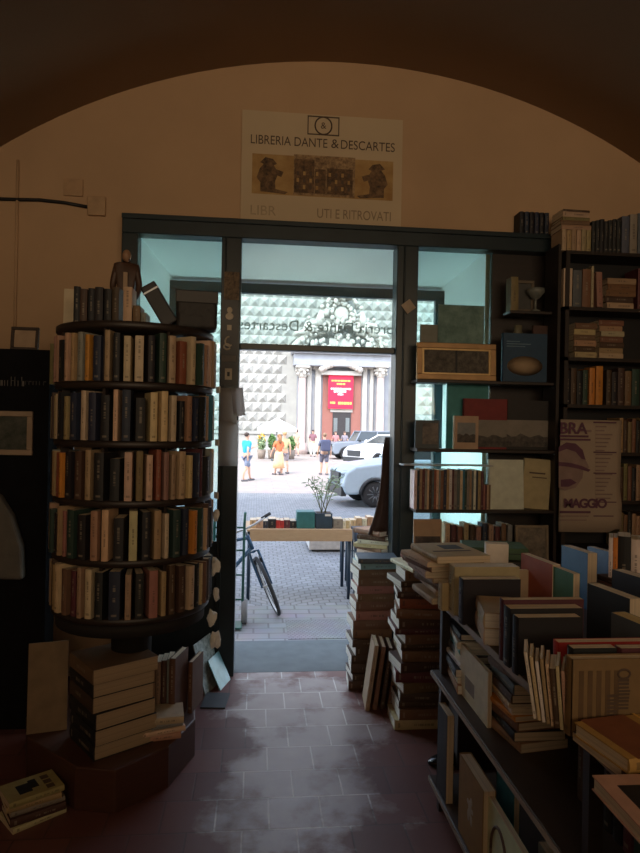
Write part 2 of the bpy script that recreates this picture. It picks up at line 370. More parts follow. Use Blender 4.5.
# shopfront joinery
mb = MB(); FY0, FY1 = 4.10, 4.22
HB, HT = 2.79, 2.895
mb.box(-.865, FY0, HB, 2.09, FY1, HT); mb.box(-.865, FY0-.02, HT-.02, 2.09, FY1, HT+.012)
for a, b in ((-.865, -.765), (-.245, -.120), (.888, 1.028), (1.945, 2.09)): mb.box(a, FY0, 0, b, FY1, HB)
for a in (-.225, .93): mb.box(a, FY0-.012, 0, a+.012, FY0, HB)
for a in (.888, -.132): mb.box(a, FY1, 0, a+.012, FY1+.02, HB)
struct(mb.build('trim_5', FRAMEC, bevel=.005))
struct(MB().box(-.120, FY0+.03, 2.085, .888, FY1-.02, 2.125).build('trim_6', FRAMEC, bevel=.004))
def pane(nm, x0, x1, z0, z1, y, g=GLASS): return struct(MB().box(x0, y, z0, x1, y+.006, z1).build(nm, g))
pane('window_1', -.765, -.245, .08, HB, 4.17, GREENGLASS); pane('window_2', 1.028, 1.56, .08, HB, 4.185, GREENGLASS)
pane('window_3', -.12, .888, 2.125, HB, 4.17)
struct(MB().box(-.77, 4.15, 0, -.24, 4.165, .85).build('trim_9', FRAMEC))               # dark panel added low in the left window to block light behind the tower
struct(MB().box(1.555, 4.195, 0, 1.95, 4.225, HB).build('trim_7', DARKWOOD))          # dark panel behind the display bay
mb = MB(); mb.box(IX0, YO-.10, 2.575, IX1, YO-.04, 2.648); mb.box(OX0-.04, YO-.10, -.2, OX0+.03, YO-.04, 2.6); mb.box(OX1-.03, YO-.10, -.2, OX1+.04, YO-.04, 2.6)
struct(mb.build('trim_8', FRAMEC, bevel=.006))       # outer street frame
w4 = pane('window_4', OX0+.03, OX1-.03, 2.19, 2.575, YO-.075)
LET = M((.40, .42, .40), .5, name='grey_lettering', var=.05)
text('lettering', 'Libreria Dante & Descartes', .112, LET, w4, T(.47, YO-.068, 2.345) @ RZ(PI) @ RX90, fit=1.24)
# added fill tubes hidden behind the door posts to brighten the entrance reveals
TUBE = M((.80, 1.0, .98), .5, emit=31, name='fill_tube_glow', var=.01)
for x_, sd_ in ((-.182, 'left'), (.985, 'right')):
    sl_ = empty('added_fill_tube', (x_, 4.33, .95), f'added fill light tube hidden behind the {sd_} post of the shop door', 'lamp')
    MB().lathe([(.012, 0), (.014, .02), (.014, 1.08), (.012, 1.10)], seg=12).build('tube', TUBE, sl_)
    for zz in (-.03, 1.09): MB().lathe([(.018, zz), (.018, zz+.04)], seg=12).build('end_cap', M((.5, .5, .5), .5, name='grey_cap'), sl_)
    MB().box(-.02, -.108, -.03, .02, -.016, 0.0).build('bracket', FRAMEC, sl_); MB().box(-.02, -.108, 1.10, .02, -.016, 1.13).build('bracket', FRAMEC, sl_)
# mass of the building above and beside the shop
mb = MB(); mb.box(-30, YI+.05, 4.3, 30, YO, 16.0); mb.box(-30, YI+.05, G-.2, -2.5, YO, 4.3); mb.box(3.7, YI+.05, G-.2, 30, YO, 4.3)
struct(mb.build('wall_street_front', M((.5, .36, .25), .9, name='street_plaster')))

# ---------------- street
struct(MB().box(-45, 7.2, G-.3, 60, 19.2, G).build('floor_street', cobble_mat()))
struct(MB().box(-45, 4.6, G-.3, 60, 7.2, G).build('floor_pavement', slab_mat('flagstones', (.20, .207, .212), (.25, .256, .262), (.14, .14, .14), .30, .16, .010)))
struct(MB().box(-45, 19.2, G-.3, 60, 62, G).build('floor_square', slab_mat('pale_paving', (.345, .295, .262), (.375, .325, .292), (.30, .262, .235), 1.1, .6, .015)))
mb = MB(); mb.box(.33, 6.05, G, .95, 6.65, G+.006)
o = mb.build('manhole_cover', slab_mat('ribbed_iron', (.185, .187, .195), (.22, .222, .23), (.14, .14, .14), .04, .04, .006)); tag(o, 'square ribbed manhole cover set in the pavement beside the threshold', 'manhole cover')

# ---------------- church front
CY = 47.0
PIP = M((.33, .325, .295), .9, var=.16, scale=1.2, name='grey_piperno_stone'); MARBLE = M((.46, .43, .38), .7, var=.10, scale=2.5, name='pale_marble'); PINKM = M((.42, .32, .29), .6, var=.12, scale=2, name='pinkish_marble'); MGREY = M((.29, .30, .32), .7, var=.1, scale=2, name='bluish_grey_marble')
church = empty('church_facade', (4, CY, G), 'grey church facade of diamond pointed stones across the square', 'building')
CI = T(-4, -CY, -G)                                   # children are laid out in world metres
mb = MB(); mb.box(-22, CY, G, 34, CY+1, 26)
pw, ph = .70, .70
zb = G+1.6
for r in range(32):
    for k in range(-24, 46):
        xc = k*pw+(pw/2 if r % 2 else 0); z0 = zb+r*ph
        if 1.9 < xc < 12.2 and z0 < 7.4: continue
        if not -16 < xc < 30: continue
        c = mb.b.verts.new((xc, CY-.25, z0+ph/2)); e = .02
        q = [mb.b.verts.new(p) for p in ((xc-pw/2+e, CY, z0+e), (xc+pw/2-e, CY, z0+e), (xc+pw/2-e, CY, z0+ph-e), (xc-pw/2+e, CY, z0+ph-e))]
        for i in range(4): mb._f([q[i], q[(i+1) % 4], c])
mb.build('diamond_stones', PIP, church, CI)
mb = MB(); mb.box(-22, CY-.45, G, 1.9, CY, zb-.1); mb.box(12.2, CY-.45, G, 34, CY, zb-.1); mb.box(-22, CY-.55, zb-.2, 1.9, CY, zb-.04); mb.build('plinth', PIP, church, CI)
def cw(px0, py0, px1, py1, y0, y1):                   # block on the facade measured from its corners
    a = onY(px0, py1, y0); b = onY(px1, py0, y0); return (a.x, y0, a.z, b.x, y1, b.z)
mb = MB(); mb.box(*cw(296, 364, 389, 452, CY-.5, CY)); mb.build('portal_backing', MGREY, church, CI)
for a, b in ((297.5, 304.5), (375.5, 383)):
    p0 = onY((a+b)/2, 452, CY-1); x = p0.x; r = .30; zt = onY((a+b)/2, 378, CY-1).z; zc = onY((a+b)/2, 366, CY-1).z
    MB().lathe([(.46, G), (.46, G+.5), (.40, G+.6), (.40, G+.75), (r, G+.85), (r*.86, zt)], (x, CY-1, 0), 20).build('column', PINKM, church, CI)
    mb = MB().lathe([(r*.86, zt), (r*1.1, zt+.2), (r*.95, zt+.35), (r*1.4, zt+.65), (r*1.2, zc-.12)], (x, CY-1, 0), 12); mb.box(x-.5, CY-1.5, zc-.14, x+.5, CY-.5, zc)
    for k in range(10): mb.ball((x+.42*math.cos(k*PI/5), CY-1+.42*math.sin(k*PI/5), zt+.3+.25*(k % 2)), .13, u=6, v=5)
    mb.build('capital', MARBLE, church, CI)
for a, b in ((305.5, 312), (314, 321.5), (361.5, 367.5), (369, 374)):
    mb = MB(); mb.box(*cw(a, 368, b, 452, CY-.75, CY)); mb.box(*cw(a-.5, 365, b+.5, 369, CY-.85, CY)); mb.build('pilaster', MARBLE, church, CI, bevel=.05)
mb = MB(); mb.box(*cw(294, 352, 391, 364, CY-1.3, CY)); mb.box(*cw(292, 348.5, 393, 352.5, CY-1.6, CY)); mb.box(*cw(294, 362.5, 391, 365, CY-1.4, CY)); mb.build('entablature', MGREY, church, CI, bevel=.04)
# broken curved pediment halves and the carved crest between them
for sgn in (-1, 1):
    mb = MB(); xc = onY(341, 350, CY-1).x; pts = []
    for k in range(9):
        a = k/8; pts.append((xc+sgn*(3.45-2.3*a), CY-.9, 7.25+1.75*math.sin(a*PI/2)))
    mb.tube(pts, .26, 8); 
    for k in range(9): pts[k] = (pts[k][0], CY-.6, pts[k][2]-.4)
    mb.tube(pts, .3, 6); mb.tube([(pts[-1][0]+sgn*.3*math.cos(t*.6), CY-.95, pts[-1][2]+.3+.3*math.sin(t*.6)) for t in range(11)], .12, 6)
    mb.build('pediment_scroll', MARBLE, church, CI)
    for dx, z, s in ((1.65, 8.9, 1.0), (2.6, 8.2, .9)):
        x = xc+sgn*dx; mb = MB(); mb.tube([(x, CY-1, z), (x-sgn*.1, CY-1.05, z+.55*s), (x-sgn*.2, CY-1, z+1.05*s)], [.34*s, .30*s, .18*s], 8); mb.ball((x-sgn*.22, CY-1.05, z+1.35*s), .17*s); mb.tube([(x-sgn*.15, CY-1.1, z+.95*s), (x-sgn*.6, CY-1.2, z+.75*s), (x-sgn*.75, CY-1.1, z+1.2*s)], [.12, .1, .07], 6); mb.tube([(x, CY-1.1, z+.2), (x+sgn*.6, CY-1.2, z+.1), (x+sgn*.9, CY-1.1, z-.1)], [.2, .17, .1], 6)
        mb.build('carved_figure', MARBLE, church, CI)
mb = MB(); xc = onY(341, 350, CY-1).x; z0 = 8.3
mb.lathe([(0, -.18), (.45, -.15), (.6, 0), (.5, .15), (0, .2)], (xc, CY-.8, z0+1.5), 24, axis='y'); mb.box(xc-.85, CY-.9, z0-.9, xc+.85, CY-.2, z0-.3)
rr = random.Random(2)
for k in range(150):
    t = rr.uniform(-1, 1); hh = rr.uniform(0, 1)*(1-abs(t))**.8
    mb.ball((xc+t*3.6, CY-.75-rr.uniform(0, .5), 7.1+hh*4.2), rr.uniform(.10, .24), rr.uniform(.1, .2), rr.uniform(.10, .30), u=6, v=5)
for k in range(16):
    a = k*PI/8; mb.ball((xc+.72*math.cos(a), CY-.9, z0+1.5+.82*math.sin(a)), .17, u=6, v=5)
for sgn in (-1, 1): mb.tube([(xc+sgn*(.5+.25*k*.5), CY-.9, z0+2.6+.35*math.sin(k)) for k in range(6)], .16, 6)
mb.build('carved_crest', MARBLE, church, CI)
mb = MB().lathe([(.75, 0), (.8, .2), (.55, .45), (.7, .7), (.25, 1.0), (.12, 1.4)], (xc, CY-.7, z0+2.6), 14)
for k in range(7): mb.ball((xc+.7*math.cos(k*PI/3.5), CY-.7+.5*math.sin(k*PI/3.5), z0+3.3), .16, u=6, v=5)
mb.build('carved_crown', MARBLE, church, CI)
mb = MB()
for k in range(13):
    t = k/12; mb.ball((xc+(t-.5)*2.8, CY-1.2, 5.75+.45*math.sin(t*PI)), .24, u=7, v=5)
mb.box(*cw(321, 371.5, 362, 374.5, CY-1.0, CY)); mb.build('door_crest', MARBLE, church, CI)
# red door recess
PORT = M((.27, .11, .085), .8, var=.1, scale=1, name='red_brown_door')
mb = MB(); mb.box(*cw(321.5, 373, 361.5, 452, CY-.56, CY-.5)); pd = mb.build('portal_door', PORT, church, CI)
mb = MB(); mb.box(*cw(332, 412, 351, 452, CY-.60, CY-.55)); mb.build('open_doorway', M((.035, .03, .03), .7, name='dark_interior'), church, CI)
mb = MB(); mb.box(*cw(330.5, 409, 352.5, 412, CY-.66, CY-.55)); mb.build('door_lintel', MARBLE, church, CI)
for q0, q1 in ((333.5, 337.5), (345.5, 349.5)): MB().box(*cw(q0, 418, q1, 432, CY-.63, CY-.6)).build('door_glazing', M((.16, .18, .18), .3, name='dim_glass'), church, CI)
mb = MB()
for k in range(2): mb.box(6.2-.0-k*.0, CY-1.4-.35*(2-k), G, 12.0, CY-.5, G+.14*(k+1))
mb.build('step', MARBLE, church, CI)
bn = MB(); bx = cw(328, 374.5, 353.5, 408.5, CY-.85, CY-.82); bn.box(*bx)
ban = tag(bn.build('banner', M((.62, .012, .05), .7, var=.04, name='crimson_cloth')), 'crimson banner with gold and white lines hanging over the church door', 'banner')
GOLD = M((.75, .45, .10), .6, name='gold_print'); WPR = M((.8, .75, .75), .6, name='white_print')
def word_rows(parent, rows, x0, x1, z0, z1, y, seed):
    rr = random.Random(seed); wd = x1-x0; hg = z1-z0
    for i, (fy, h, f0, f1, mt) in enumerate(rows):
        mb = MB(); x = x0+f0*wd
        while x < x0+f1*wd:
            L = min(rr.uniform(.04, .13)*wd, x0+f1*wd-x)
            if L > .02*wd: mb.box(x, y-.006, z1-(fy+h)*hg, x+L, y, z1-fy*hg)
            x += L+.018*wd
        mb.build('print_line', mt, parent)
word_rows(ban, [(.17, .045, .12, .9, GOLD), (.26, .05, .33, .7, GOLD), (.40, .05, .10, .92, WPR), (.47, .06, .22, .75, WPR), (.56, .05, .38, .6, WPR), (.80, .06, .08, .3, GOLD), (.80, .075, .40, .95, GOLD)], bx[0], bx[3], bx[2], bx[5], bx[1]-.001, 5)

# ---------------- cafe parasol and plants by the church
def sun_umbrella(x, y, w, zt, zr, label):
    e = empty('parasol', (x, y, G), label, 'parasol')
    mb = MB(); r = w/2; zt -= G; zr -= G
    pts = [(r*math.cos(k*PI/4+PI/8), r*math.sin(k*PI/4+PI/8), zr) for k in range(8)]; top = mb.b.verts.new((0, 0, zt)); vv = [mb.b.verts.new(p) for p in pts]; lw = [mb.b.verts.new((p[0], p[1], zr-.2)) for p in pts]
    for k in range(8): mb._f([vv[k], vv[(k+1) % 8], top]); mb._f([lw[k], lw[(k+1) % 8], vv[(k+1) % 8], vv[k]])
    c = mb.build('canopy', M((.85, .83, .76), .8, name='white_canvas'), e); s = c.modifiers.new('t', 'SOLIDIFY'); s.thickness = .02
    MB().tube([(0, 0, .1), (0, 0, zt)], .035).build('pole', STEEL, e); MB().lathe([(.3, 0), (.3, .1), (.05, .12)]).build('base', STONE, e)
p = onY(277, 418, 37); q = onY(257, 430, 37); q2 = onY(297, 430, 37)
sun_umbrella(p.x, 37, (q2.x-q.x)*1.05, p.z, q.z+.15, 'white square cafe parasol open in front of the church')
LEAF = [M(c, .6, var=.3, scale=20, name='leaf_green') for c in ((.10, .20, .05), (.16, .28, .08), (.30, .40, .22))]
def bush(parent, name, c, rx, rz, n, s, mt, rr):
    mb = MB()
    for _ in range(n):
        d = Vector((rr.gauss(0, 1), rr.gauss(0, 1), rr.gauss(0, 1))).normalized()*rr.uniform(.6, 1)
        pnt = Vector(c)+Vector((d.x*rx, d.y*rx, d.z*rz)); a = Vector((rr.gauss(0, 1), rr.gauss(0, 1), rr.gauss(0, 1))).normalized(); b = a.orthogonal()
        mb.quad([pnt-a*s, pnt+b*s*.5, pnt+a*s, pnt-b*s*.5])
    return mb.build(name, mt, parent)
for i, (px, h, mt, lab) in enumerate(((261.5, .9, LEAF[2], 'potted shrub with yellow flowers under the left side of the cafe parasol'), (272, 1.0, LEAF[0], 'taller green potted shrub under the middle of the cafe parasol'), (291, .9, LEAF[0], 'small green potted shrub under the right side of the cafe parasol'))):
    q = onY(px, 450, 39); rr = random.Random(i)
    e = empty('potted_shrub', (q.x, 39, G), lab, 'plant')
    MB().lathe([(.20, 0), (.27, .55), (.24, .55), (.22, .5)], seg=16).build('pot', M((.25, .2, .16), .8, name='pot'), e)
    bush(e, 'foliage', (0, 0, .5+h/2), .24, h/2, 220, .09, mt, rr)
    if i == 0: bush(e, 'flowers', (0, 0, .75+h/2), .24, h/2.2, 60, .08, M((.8, .42, .03), .6, name='yellow_petals'), rr)

# ---------------- people
SKIN = M((.62, .38, .27), .6, name='skin', var=.06)
def skin_obj(name, pts, edges, radii, mt, parent=None, sub=1, mx=None, root=0):
    me = bpy.data.meshes.new(name); me.from_pydata(pts, edges, []); me.update(); me.materials.append(mt)
    o = bpy.data.objects.new(name, me); COL.objects.link(o)
    if parent: o.parent = parent
    if mx is not None: o.matrix_basis = mx
    sk = o.modifiers.new('skin', 'SKIN'); sk.use_smooth_shade = True
    sv = me.skin_vertices[0].data
    for i, r in enumerate(radii): sv[i].radius = r if isinstance(r, tuple) else (r, r); sv[i].use_root = (i == root)
    sb = o.modifiers.new('sub', 'SUBSURF'); sb.levels = sub; sb.render_levels = sub
    return o
def person(x, y, rz, h, label, top, bottom, hair, stride=.25, arm=(.15, -.2), skirt=0, long=False, bag=None, hat=None, group=None, up=None):
    """local: faces +y; figure of height h; joints laid out then skinned"""
    k = h/1.75; sf, sb_ = stride, -stride*.8
    P = []; E_ = []; Rr = []
    def v(p, r, par=None):
        P.append((p[0]*k, p[1]*k, p[2]*k)); Rr.append(r*k if not isinstance(r, tuple) else (r[0]*k, r[1]*k)); i = len(P)-1
        if par is not None: E_.append((par, i))
        return i
    pel = v((0, 0, .95), (.15, .11)); wai = v((0, .01, 1.12), (.13, .10), pel); che = v((0, 0, 1.34), (.16, .115), wai); nb = v((0, 0, 1.46), .065, che); nk = v((0, .015, 1.53), .055, nb); hb = v((0, .03, 1.60), (.072, .085), nk); ht = v((0, .02, 1.70), (.07, .085), hb)
    for sgn, st, ar in ((-1, sf, arm[0]), (1, sb_, arm[1])):
        hip = v((sgn*.09, 0, .88), .095, pel); kn = v((sgn*.10, st*.6+.05, .48), .06, hip); ca = v((sgn*.10, st*.8-.01, .33), .058, kn); an = v((sgn*.10, st, .09), .038, ca); toe = v((sgn*.115, st+.16, .035), (.042, .028), an)
        sh = v((sgn*.17, 0, 1.40), .062, che); el = v((sgn*.235, ar*.5-.02, 1.14), .043, sh); up_ = up and up[0 if sgn < 0 else 1]
        wz = (sgn*.19, ar+.24, 1.22) if up_ else (sgn*.25, ar+.06, .91)
        wr = v(wz, .028, el)
        d = Vector((0, .7, .5)) if up_ else Vector((0, .18, -.98)); d.normalize(); W_ = Vector(wz); pm = W_+d*.075
        pa = v(tuple(pm), (.032, .018), wr)
        for q, L in ((-.024, .066), (-.008, .078), (.008, .074), (.024, .058)):
            f1 = v((pm.x+q*.3, pm.y+q, pm.z-.0+d.z*.03), .009, pa); f2 = v((pm.x+q*.3-sgn*.012, pm.y+q*1.15+d.y*L, pm.z+d.z*(L+.02)), .007, f1)
        t1 = v((W_.x-sgn*.02, W_.y+.035, W_.z+d.z*.035), .010, wr); v((W_.x-sgn*.03, W_.y+.05, W_.z+d.z*.075), .008, t1)
    body = skin_obj('body', P, E_, Rr, SKIN)
    body.name = 'person'; body.matrix_basis = T(x, y, G) @ RZ(rz); tag(body, label, 'person', group)
    # face
    mb = MB(); mb.ball((0, .118*k, 1.625*k), .012*k, .022*k, .022*k, u=8, v=6); mb.build('nose', SKIN, body)
    mb = MB(); mb.b.free(); [MB().ball((s*.03*k, .108*k, 1.655*k), .011*k, .006*k, .007*k, u=8, v=6).build('eye', BLACK, body) for s in (-1, 1)]
    mb = MB(); mb.ball((0, .108*k, 1.58*k), .024*k, .006*k, .006*k, u=8, v=6); mb.build('mouth', M((.4, .14, .12), .6), body)
    mb = MB(); mb.b.free(); [MB().ball((s*.078*k, .02*k, 1.635*k), .012*k, .02*k, .03*k, u=8, v=6).build('ear', SKIN, body) for s in (-1, 1)]
    mb = MB(); mb.ball((0, -.005*k, 1.69*k), .09*k, .105*k, .085*k); 
    if long: mb.tube([(0, -.07*k, 1.68*k), (0, -.10*k, 1.52*k), (0, -.11*k, 1.36*k)], [.08*k, .075*k, .04*k], 8)
    mb.build('hair', M(hair, .7, name='hair'), body)
    # shirt: torso and sleeves a little larger than the body
    ar0, ar1 = arm
    skin_obj('shirt', [(a*k, b*k, c*k) for a, b, c in ((0, 0, .93), (0, .01, 1.14), (0, 0, 1.35), (0, 0, 1.47), (-.175, 0, 1.40), (-.225, ar0*.4, 1.19), (.175, 0, 1.40), (.225, ar1*.4, 1.19))], [(0, 1), (1, 2), (2, 3), (2, 4), (4, 5), (2, 6), (6, 7)], [(.175*k, .135*k), (.16*k, .125*k), (.185*k, .135*k), (.085*k, .08*k), .085*k, .066*k, .085*k, .066*k], top, body)
    if skirt:
        MB().lathe([(.16*k, 1.0*k), (.19*k, .9*k), (.22*k, .6*k), (.27*k, skirt*k)], seg=16).build('skirt', bottom, body)
    else:
        kz = .12 if long == 'trousers' else .46
        pts = [(0, 0, .98)]; ed = []; ra = [(.17*k, .13*k)]
        for sgn, st in ((-1, sf), (1, sb_)):
            i = len(pts); pts += [(sgn*.09, 0, .86), (sgn*.10, st*.6+.05, .50)]; ra += [.115*k, .092*k]; ed += [(0, i), (i, i+1)]
            if long == 'trousers': pts.append((sgn*.10, st, .12)); ra.append(.075*k); ed.append((i+1, i+2))
        skin_obj('trousers' if long == 'trousers' else 'shorts', [(a*k, b*k, c*k) for a, b, c in pts], ed, ra, bottom, body)
    for sgn, st in ((-1, sf), (1, sb_)): MB().box((sgn*.11-.05)*k, (st-.07)*k, 0, (sgn*.11+.05)*k, (st+.20)*k, .07*k).build('shoe', M((.12, .11, .12), .6, name='shoe_leather'), body, bevel=.02)
    return body
PPL = 'people walking in the square'
def P_(px, py): v = onZ(px, py, G); return v.x, v.y
def C(r, g, b): return M((r, g, b), .8, var=.08, scale=8, name='cloth')
x, y = P_(246, 481); person(x, y, -.9, 1.74, 'person in a bright blue shirt and grey shorts walking beside the door post', C(.03, .36, .62), C(.20, .24, .34), (.06, .04, .03), .26, (.3, -.2), up=(1, 0), group=PPL)
x, y = P_(278.5, 475); person(x, y, .5, 1.66, 'person in an orange red top and long pale yellow skirt', C(.75, .20, .08), C(.80, .50, .28), (.30, .15, .07), .12, (.2, .05), skirt=.30, long=True, up=(0, 1), group=PPL)
x, y = P_(284.5, 474.5); person(x, y+.5, .3, 1.76, 'person in a pale olive shirt and grey shorts beside the pale yellow skirt', C(.52, .50, .26), C(.30, .27, .30), (.45, .3, .15), .2, (.1, -.1), group=PPL)
x, y = P_(296.5, 456); person(x, y, .2, 1.75, 'person in tan clothes standing right of the cafe parasol', C(.50, .36, .25), C(.55, .40, .27), (.1, .06, .04), .1, group=PPL)
x, y = P_(312.5, 456.5); person(x, y, PI, 1.78, 'person in white trousers and a dark maroon top', C(.22, .10, .12), C(.85, .83, .8), (.05, .03, .03), .12, long='trousers', group=PPL)
x, y = P_(324, 475); bp = person(x, y, .1, 1.74, 'person carrying a dark backpack seen from behind near the cars', C(.13, .14, .20), C(.13, .13, .18), (.25, .15, .09), .14, group=PPL)
mb = MB(); mb.box(-.20, -.36, 1.0, .20, -.13, 1.48); mb.build('backpack', C(.06, .07, .13), bp, bevel=.07)
for px, col, lab in ((335.5, (.5, .2, .2), 'person in a reddish top by the left side of the church doorway'), (344.5, (.25, .22, .25), 'person in a dark top by the right side of the church doorway')):
    v = onY(px, 445, 44.8); person(v.x, 44.8, PI+.2, 1.7, lab, C(*col), C(.2, .2, .25), (.1, .06, .05), .1, long='trousers', group='people at the church door')

# ---------------- cars
def car(px, py, rz, L, W, H, body_c, label, style='suv'):
    v = onZ(px, py, G); wr = .33 if style == 'suv' else .36; e = empty('car', (v.x, v.y, G), label, 'car', rz=rz)
    # local: front axle at the origin, nose towards -x, body to +x; y to the sides
    paint = M(body_c, .25, .0, var=.03, name='car_paint'); DK = M((.025, .027, .03), .5, name='black_plastic'); GL = M((.035, .045, .05), .08, name='car_glass', var=.02)
    fo = .85; wb = L-fo-.9; arch = wr+.06; zs = .32; zh = 1.16 if style == 'suv' else 1.08; belt = 1.22 if style == 'suv' else 1.15
    def arc(cx): return [(cx+arch*math.cos(PI-PI*k/10), wr+arch*math.sin(PI-PI*k/10)) for k in range(11)]
    pf = [(-fo+.10, zs)] + [(a, max(b, zs)) for a, b in arc(0)] + [(a, max(b, zs)) for a, b in arc(wb)] + [(L-fo-.05, zs+.05), (L-fo, .75), (L-fo-.1, belt)]
    pf += [(.75, belt), (.55, zh+.02), (-fo+.35, zh-.12), (-fo+.08, zh-.28), (-fo, .55)] if style == 'suv' else [(.65, belt), (-fo+.25, zh), (-fo+.05, zh-.06), (-fo, .5)]
    mb = MB(); mb.prism([(a, -W/2, b) for a, b in pf], (0, W, 0)); mb.build('body', paint, e, bevel=.07, seg=3)
    mb = MB(); roof = H; x0, x1, x2, x3 = (.62, 1.45, L-fo-.75, L-fo-.12) if style == 'suv' else (.60, .95, L-fo-.2, L-fo-.08)
    lo = [(x0, -W/2+.06), (x3, -W/2+.06), (x3, W/2-.06), (x0, W/2-.06)]; hi = [(x1, -W/2+.2), (x2, -W/2+.2), (x2, W/2-.2), (x1, W/2-.2)]
    A = [mb.b.verts.new((a, b, belt-.02)) for a, b in lo]; B = [mb.b.verts.new((a, b, roof-.06)) for a, b in hi]
    for k in range(4): mb._f([A[k], A[(k+1) % 4], B[(k+1) % 4], B[k]])
    mb._f(B); mb._f(A); mb.build('windows', GL, e)
    mb = MB(); mb.box(x1-.05, -W/2+.18, roof-.07, x2+.05, W/2-.18, roof)
    for s in (-1, 1):
        for k, (xa, xb) in enumerate(((x0, x1), ((x0+x3)/2, (x1+x2)/2), (x3, x2))): mb.tube([(xa, s*(W/2-.05), belt-.02), (xb, s*(W/2-.19), roof-.05)], .045, 6)
    mb.build('roof', paint, e, bevel=.03)
    for cx in (0, wb):
        for s in (-1, 1):
            yc = s*(W/2-.12); t = MB().lathe([(wr*.62, -.11), (wr*.93, -.11), (wr, -.07), (wr, .07), (wr*.93, .11), (wr*.62, .11)], (cx, yc, wr), 28, axis='y').build('wheel', RUBBER, e)
            mb = MB().lathe([(wr*.66, -.10), (wr*.66, .10)], (cx, yc, wr), 24, axis='y'); mb.lathe([(.07, -.105), (.07, .105)], (cx, yc, wr), 12, axis='y')
            for k in range(10):
                a = k*PI/5; mb.tube([(cx+.05*math.cos(a), yc+s*.10, wr+.05*math.sin(a)), (cx+wr*.62*math.cos(a), yc+s*.105, wr+wr*.62*math.sin(a))], .02, 5)
            mb.build('rim', M((.10, .105, .11) if style == 'suv' else (.55, .55, .55), .4, .6, name='alloy'), t)
    for cx in (0, wb):
        for s in (-1, 1): MB().tube([(cx+(arch+.0)*math.cos(PI-PI*k/12), s*(W/2-.0), wr+(arch)*math.sin(PI-PI*k/12)) for k in range(13)], .04, 6).build('arch_trim', DK, e)
    mb = MB(); mb.box(-fo-.01, -W/2+.1, .28, -fo+.12, W/2-.1, .52); mb.build('bumper', DK, e)
    for s in (-1, 1):
        MB().ball((-fo+.16, s*(W/2-.22), zh-.30 if style == 'suv' else zh-.2), .16, .19, .07).build('headlight', M((.35, .42, .48), .1, name='lamp_glass'), e)
        MB().ball((.85, s*(W/2+.08), belt+.06), .07, .13, .09).build('mirror', paint if style == 'suv' else DK, e)
    mb = MB(); mb.box(-fo-.015, -.5, .56, -fo+.05, .5, zh-.3 if style == 'suv' else zh-.12); mb.build('grille', DK, e, bevel=.02)
    return e
car(365.5, 503.5, .10, 4.2, 1.8, 1.75, (.40, .49, .56), 'pale silver blue car nearest the shop, parked in the shade')
c2 = car(366, 467, .55, 4.3, 1.8, 1.66, (.80, .80, .80), 'white car parked behind the nearest pale blue car')
car(342.5, 459, .12, 4.2, 1.8, 1.8, (.20, .23, .27), 'dark grey off road car with upright windscreen behind the white car', 'jeep')

# ================================================================== SIGN, CABLES, NOTES ON WALL AND FRAME
BOARD = M((.60, .47, .31), .8, var=.05, scale=3, name='aged_white_board')
INK = M((.10, .065, .045), .7, name='brown_ink'); FADED = M((.42, .32, .21), .8, name='faded_ink')
sx0, sx1, sz0, sz1 = -.135, .925, 2.935, 3.645
sg = MB().box(-.53, -.012, 0, .53, 0, .71).build('shop_sign', BOARD, mx=T(.395, 4.196, 2.936))
tag(sg, 'pale rectangular shop sign with printed name and sepia pictures above the doorway', 'sign')
def tx(nm, s, size, x, z, mt, **k): return text(nm, s, size, mt, sg, T(x, -.0135, z) @ RX90, **k)
tx('lettering', 'LIBRERIA DANTE', .084, -.472, .520, INK, align='LEFT', fit=.50)
tx('lettering', '&', .085, .078, .522, INK)
tx('lettering', 'DESCARTES', .084, .118, .520, INK, align='LEFT', fit=.36)
tx('faded_lettering', 'LIBR', .09, -.472, .06, FADED, align='LEFT'); tx('lettering', 'UTI E RITROVATI', .088, -.03, .06, M((.30, .22, .14), .8, name='paler_ink'), align='LEFT', fit=.49)
mb = MB()
for a in ((-.105, .575, .105, .583), (-.105, .692, .105, .70), (-.105, .575, -.098, .70), (.098, .575, .105, .70)): mb.box(a[0], -.014, a[1], a[2], -.0125, a[3])
mb.build('emblem_border', INK, sg)
mb = MB(); mb.tube([(.055*math.cos(k*PI/14), -.0135, .6375+.057*math.sin(k*PI/14)) for k in range(28)], .005, 5, closed=True); mb.build('emblem_ring', INK, sg)
tx('emblem_letter', '&', .06, 0, .6375, INK)
def sepia(name, c1, c2, scale=6):
    mt, n, l, p = nt(name); p.inputs['Roughness'].default_value = .8
    tc = n.new('ShaderNodeTexCoord'); nz = n.new('ShaderNodeTexNoise'); nz.inputs['Scale'].default_value = scale; nz.inputs['Detail'].default_value = 8; nz.inputs['Roughness'].default_value = .7
    l.new(tc.outputs['Object'], nz.inputs['Vector']); rp = n.new('ShaderNodeValToRGB'); l.new(nz.outputs['Fac'], rp.inputs[0])
    rp.color_ramp.elements[0].position = .35; rp.color_ramp.elements[1].position = .65; rp.color_ramp.elements[0].color = (*c1, 1); rp.color_ramp.elements[1].color = (*c2, 1)
    l.new(rp.outputs[0], p.inputs['Base Color']); return mt
SEP = sepia('sepia_print', (.36, .20, .07), (.52, .34, .14)); SEPD = sepia('dark_sepia_print', (.05, .03, .018), (.24, .14, .07), 26); SEPM = sepia('sepia_town_print', (.12, .07, .04), (.5, .33, .17), 34)
mb = MB().box(-.46, -.0135, .17, .47, -.012, .43); mb.build('picture_strip', SEP, sg)
mb = MB().box(-.19, -.0145, .175, .215, -.0135, .44); cp = mb.build('town_picture', SEPM, sg)
mb = MB()
for k, (x, w_, h) in enumerate(((-.185, .13, .22), (-.05, .07, .16), (.03, .17, .17))):
    mb.box(x, -.016, .19, x+w_, -.0145, .19+h)
mb.build('printed_house', SEPD, sg)
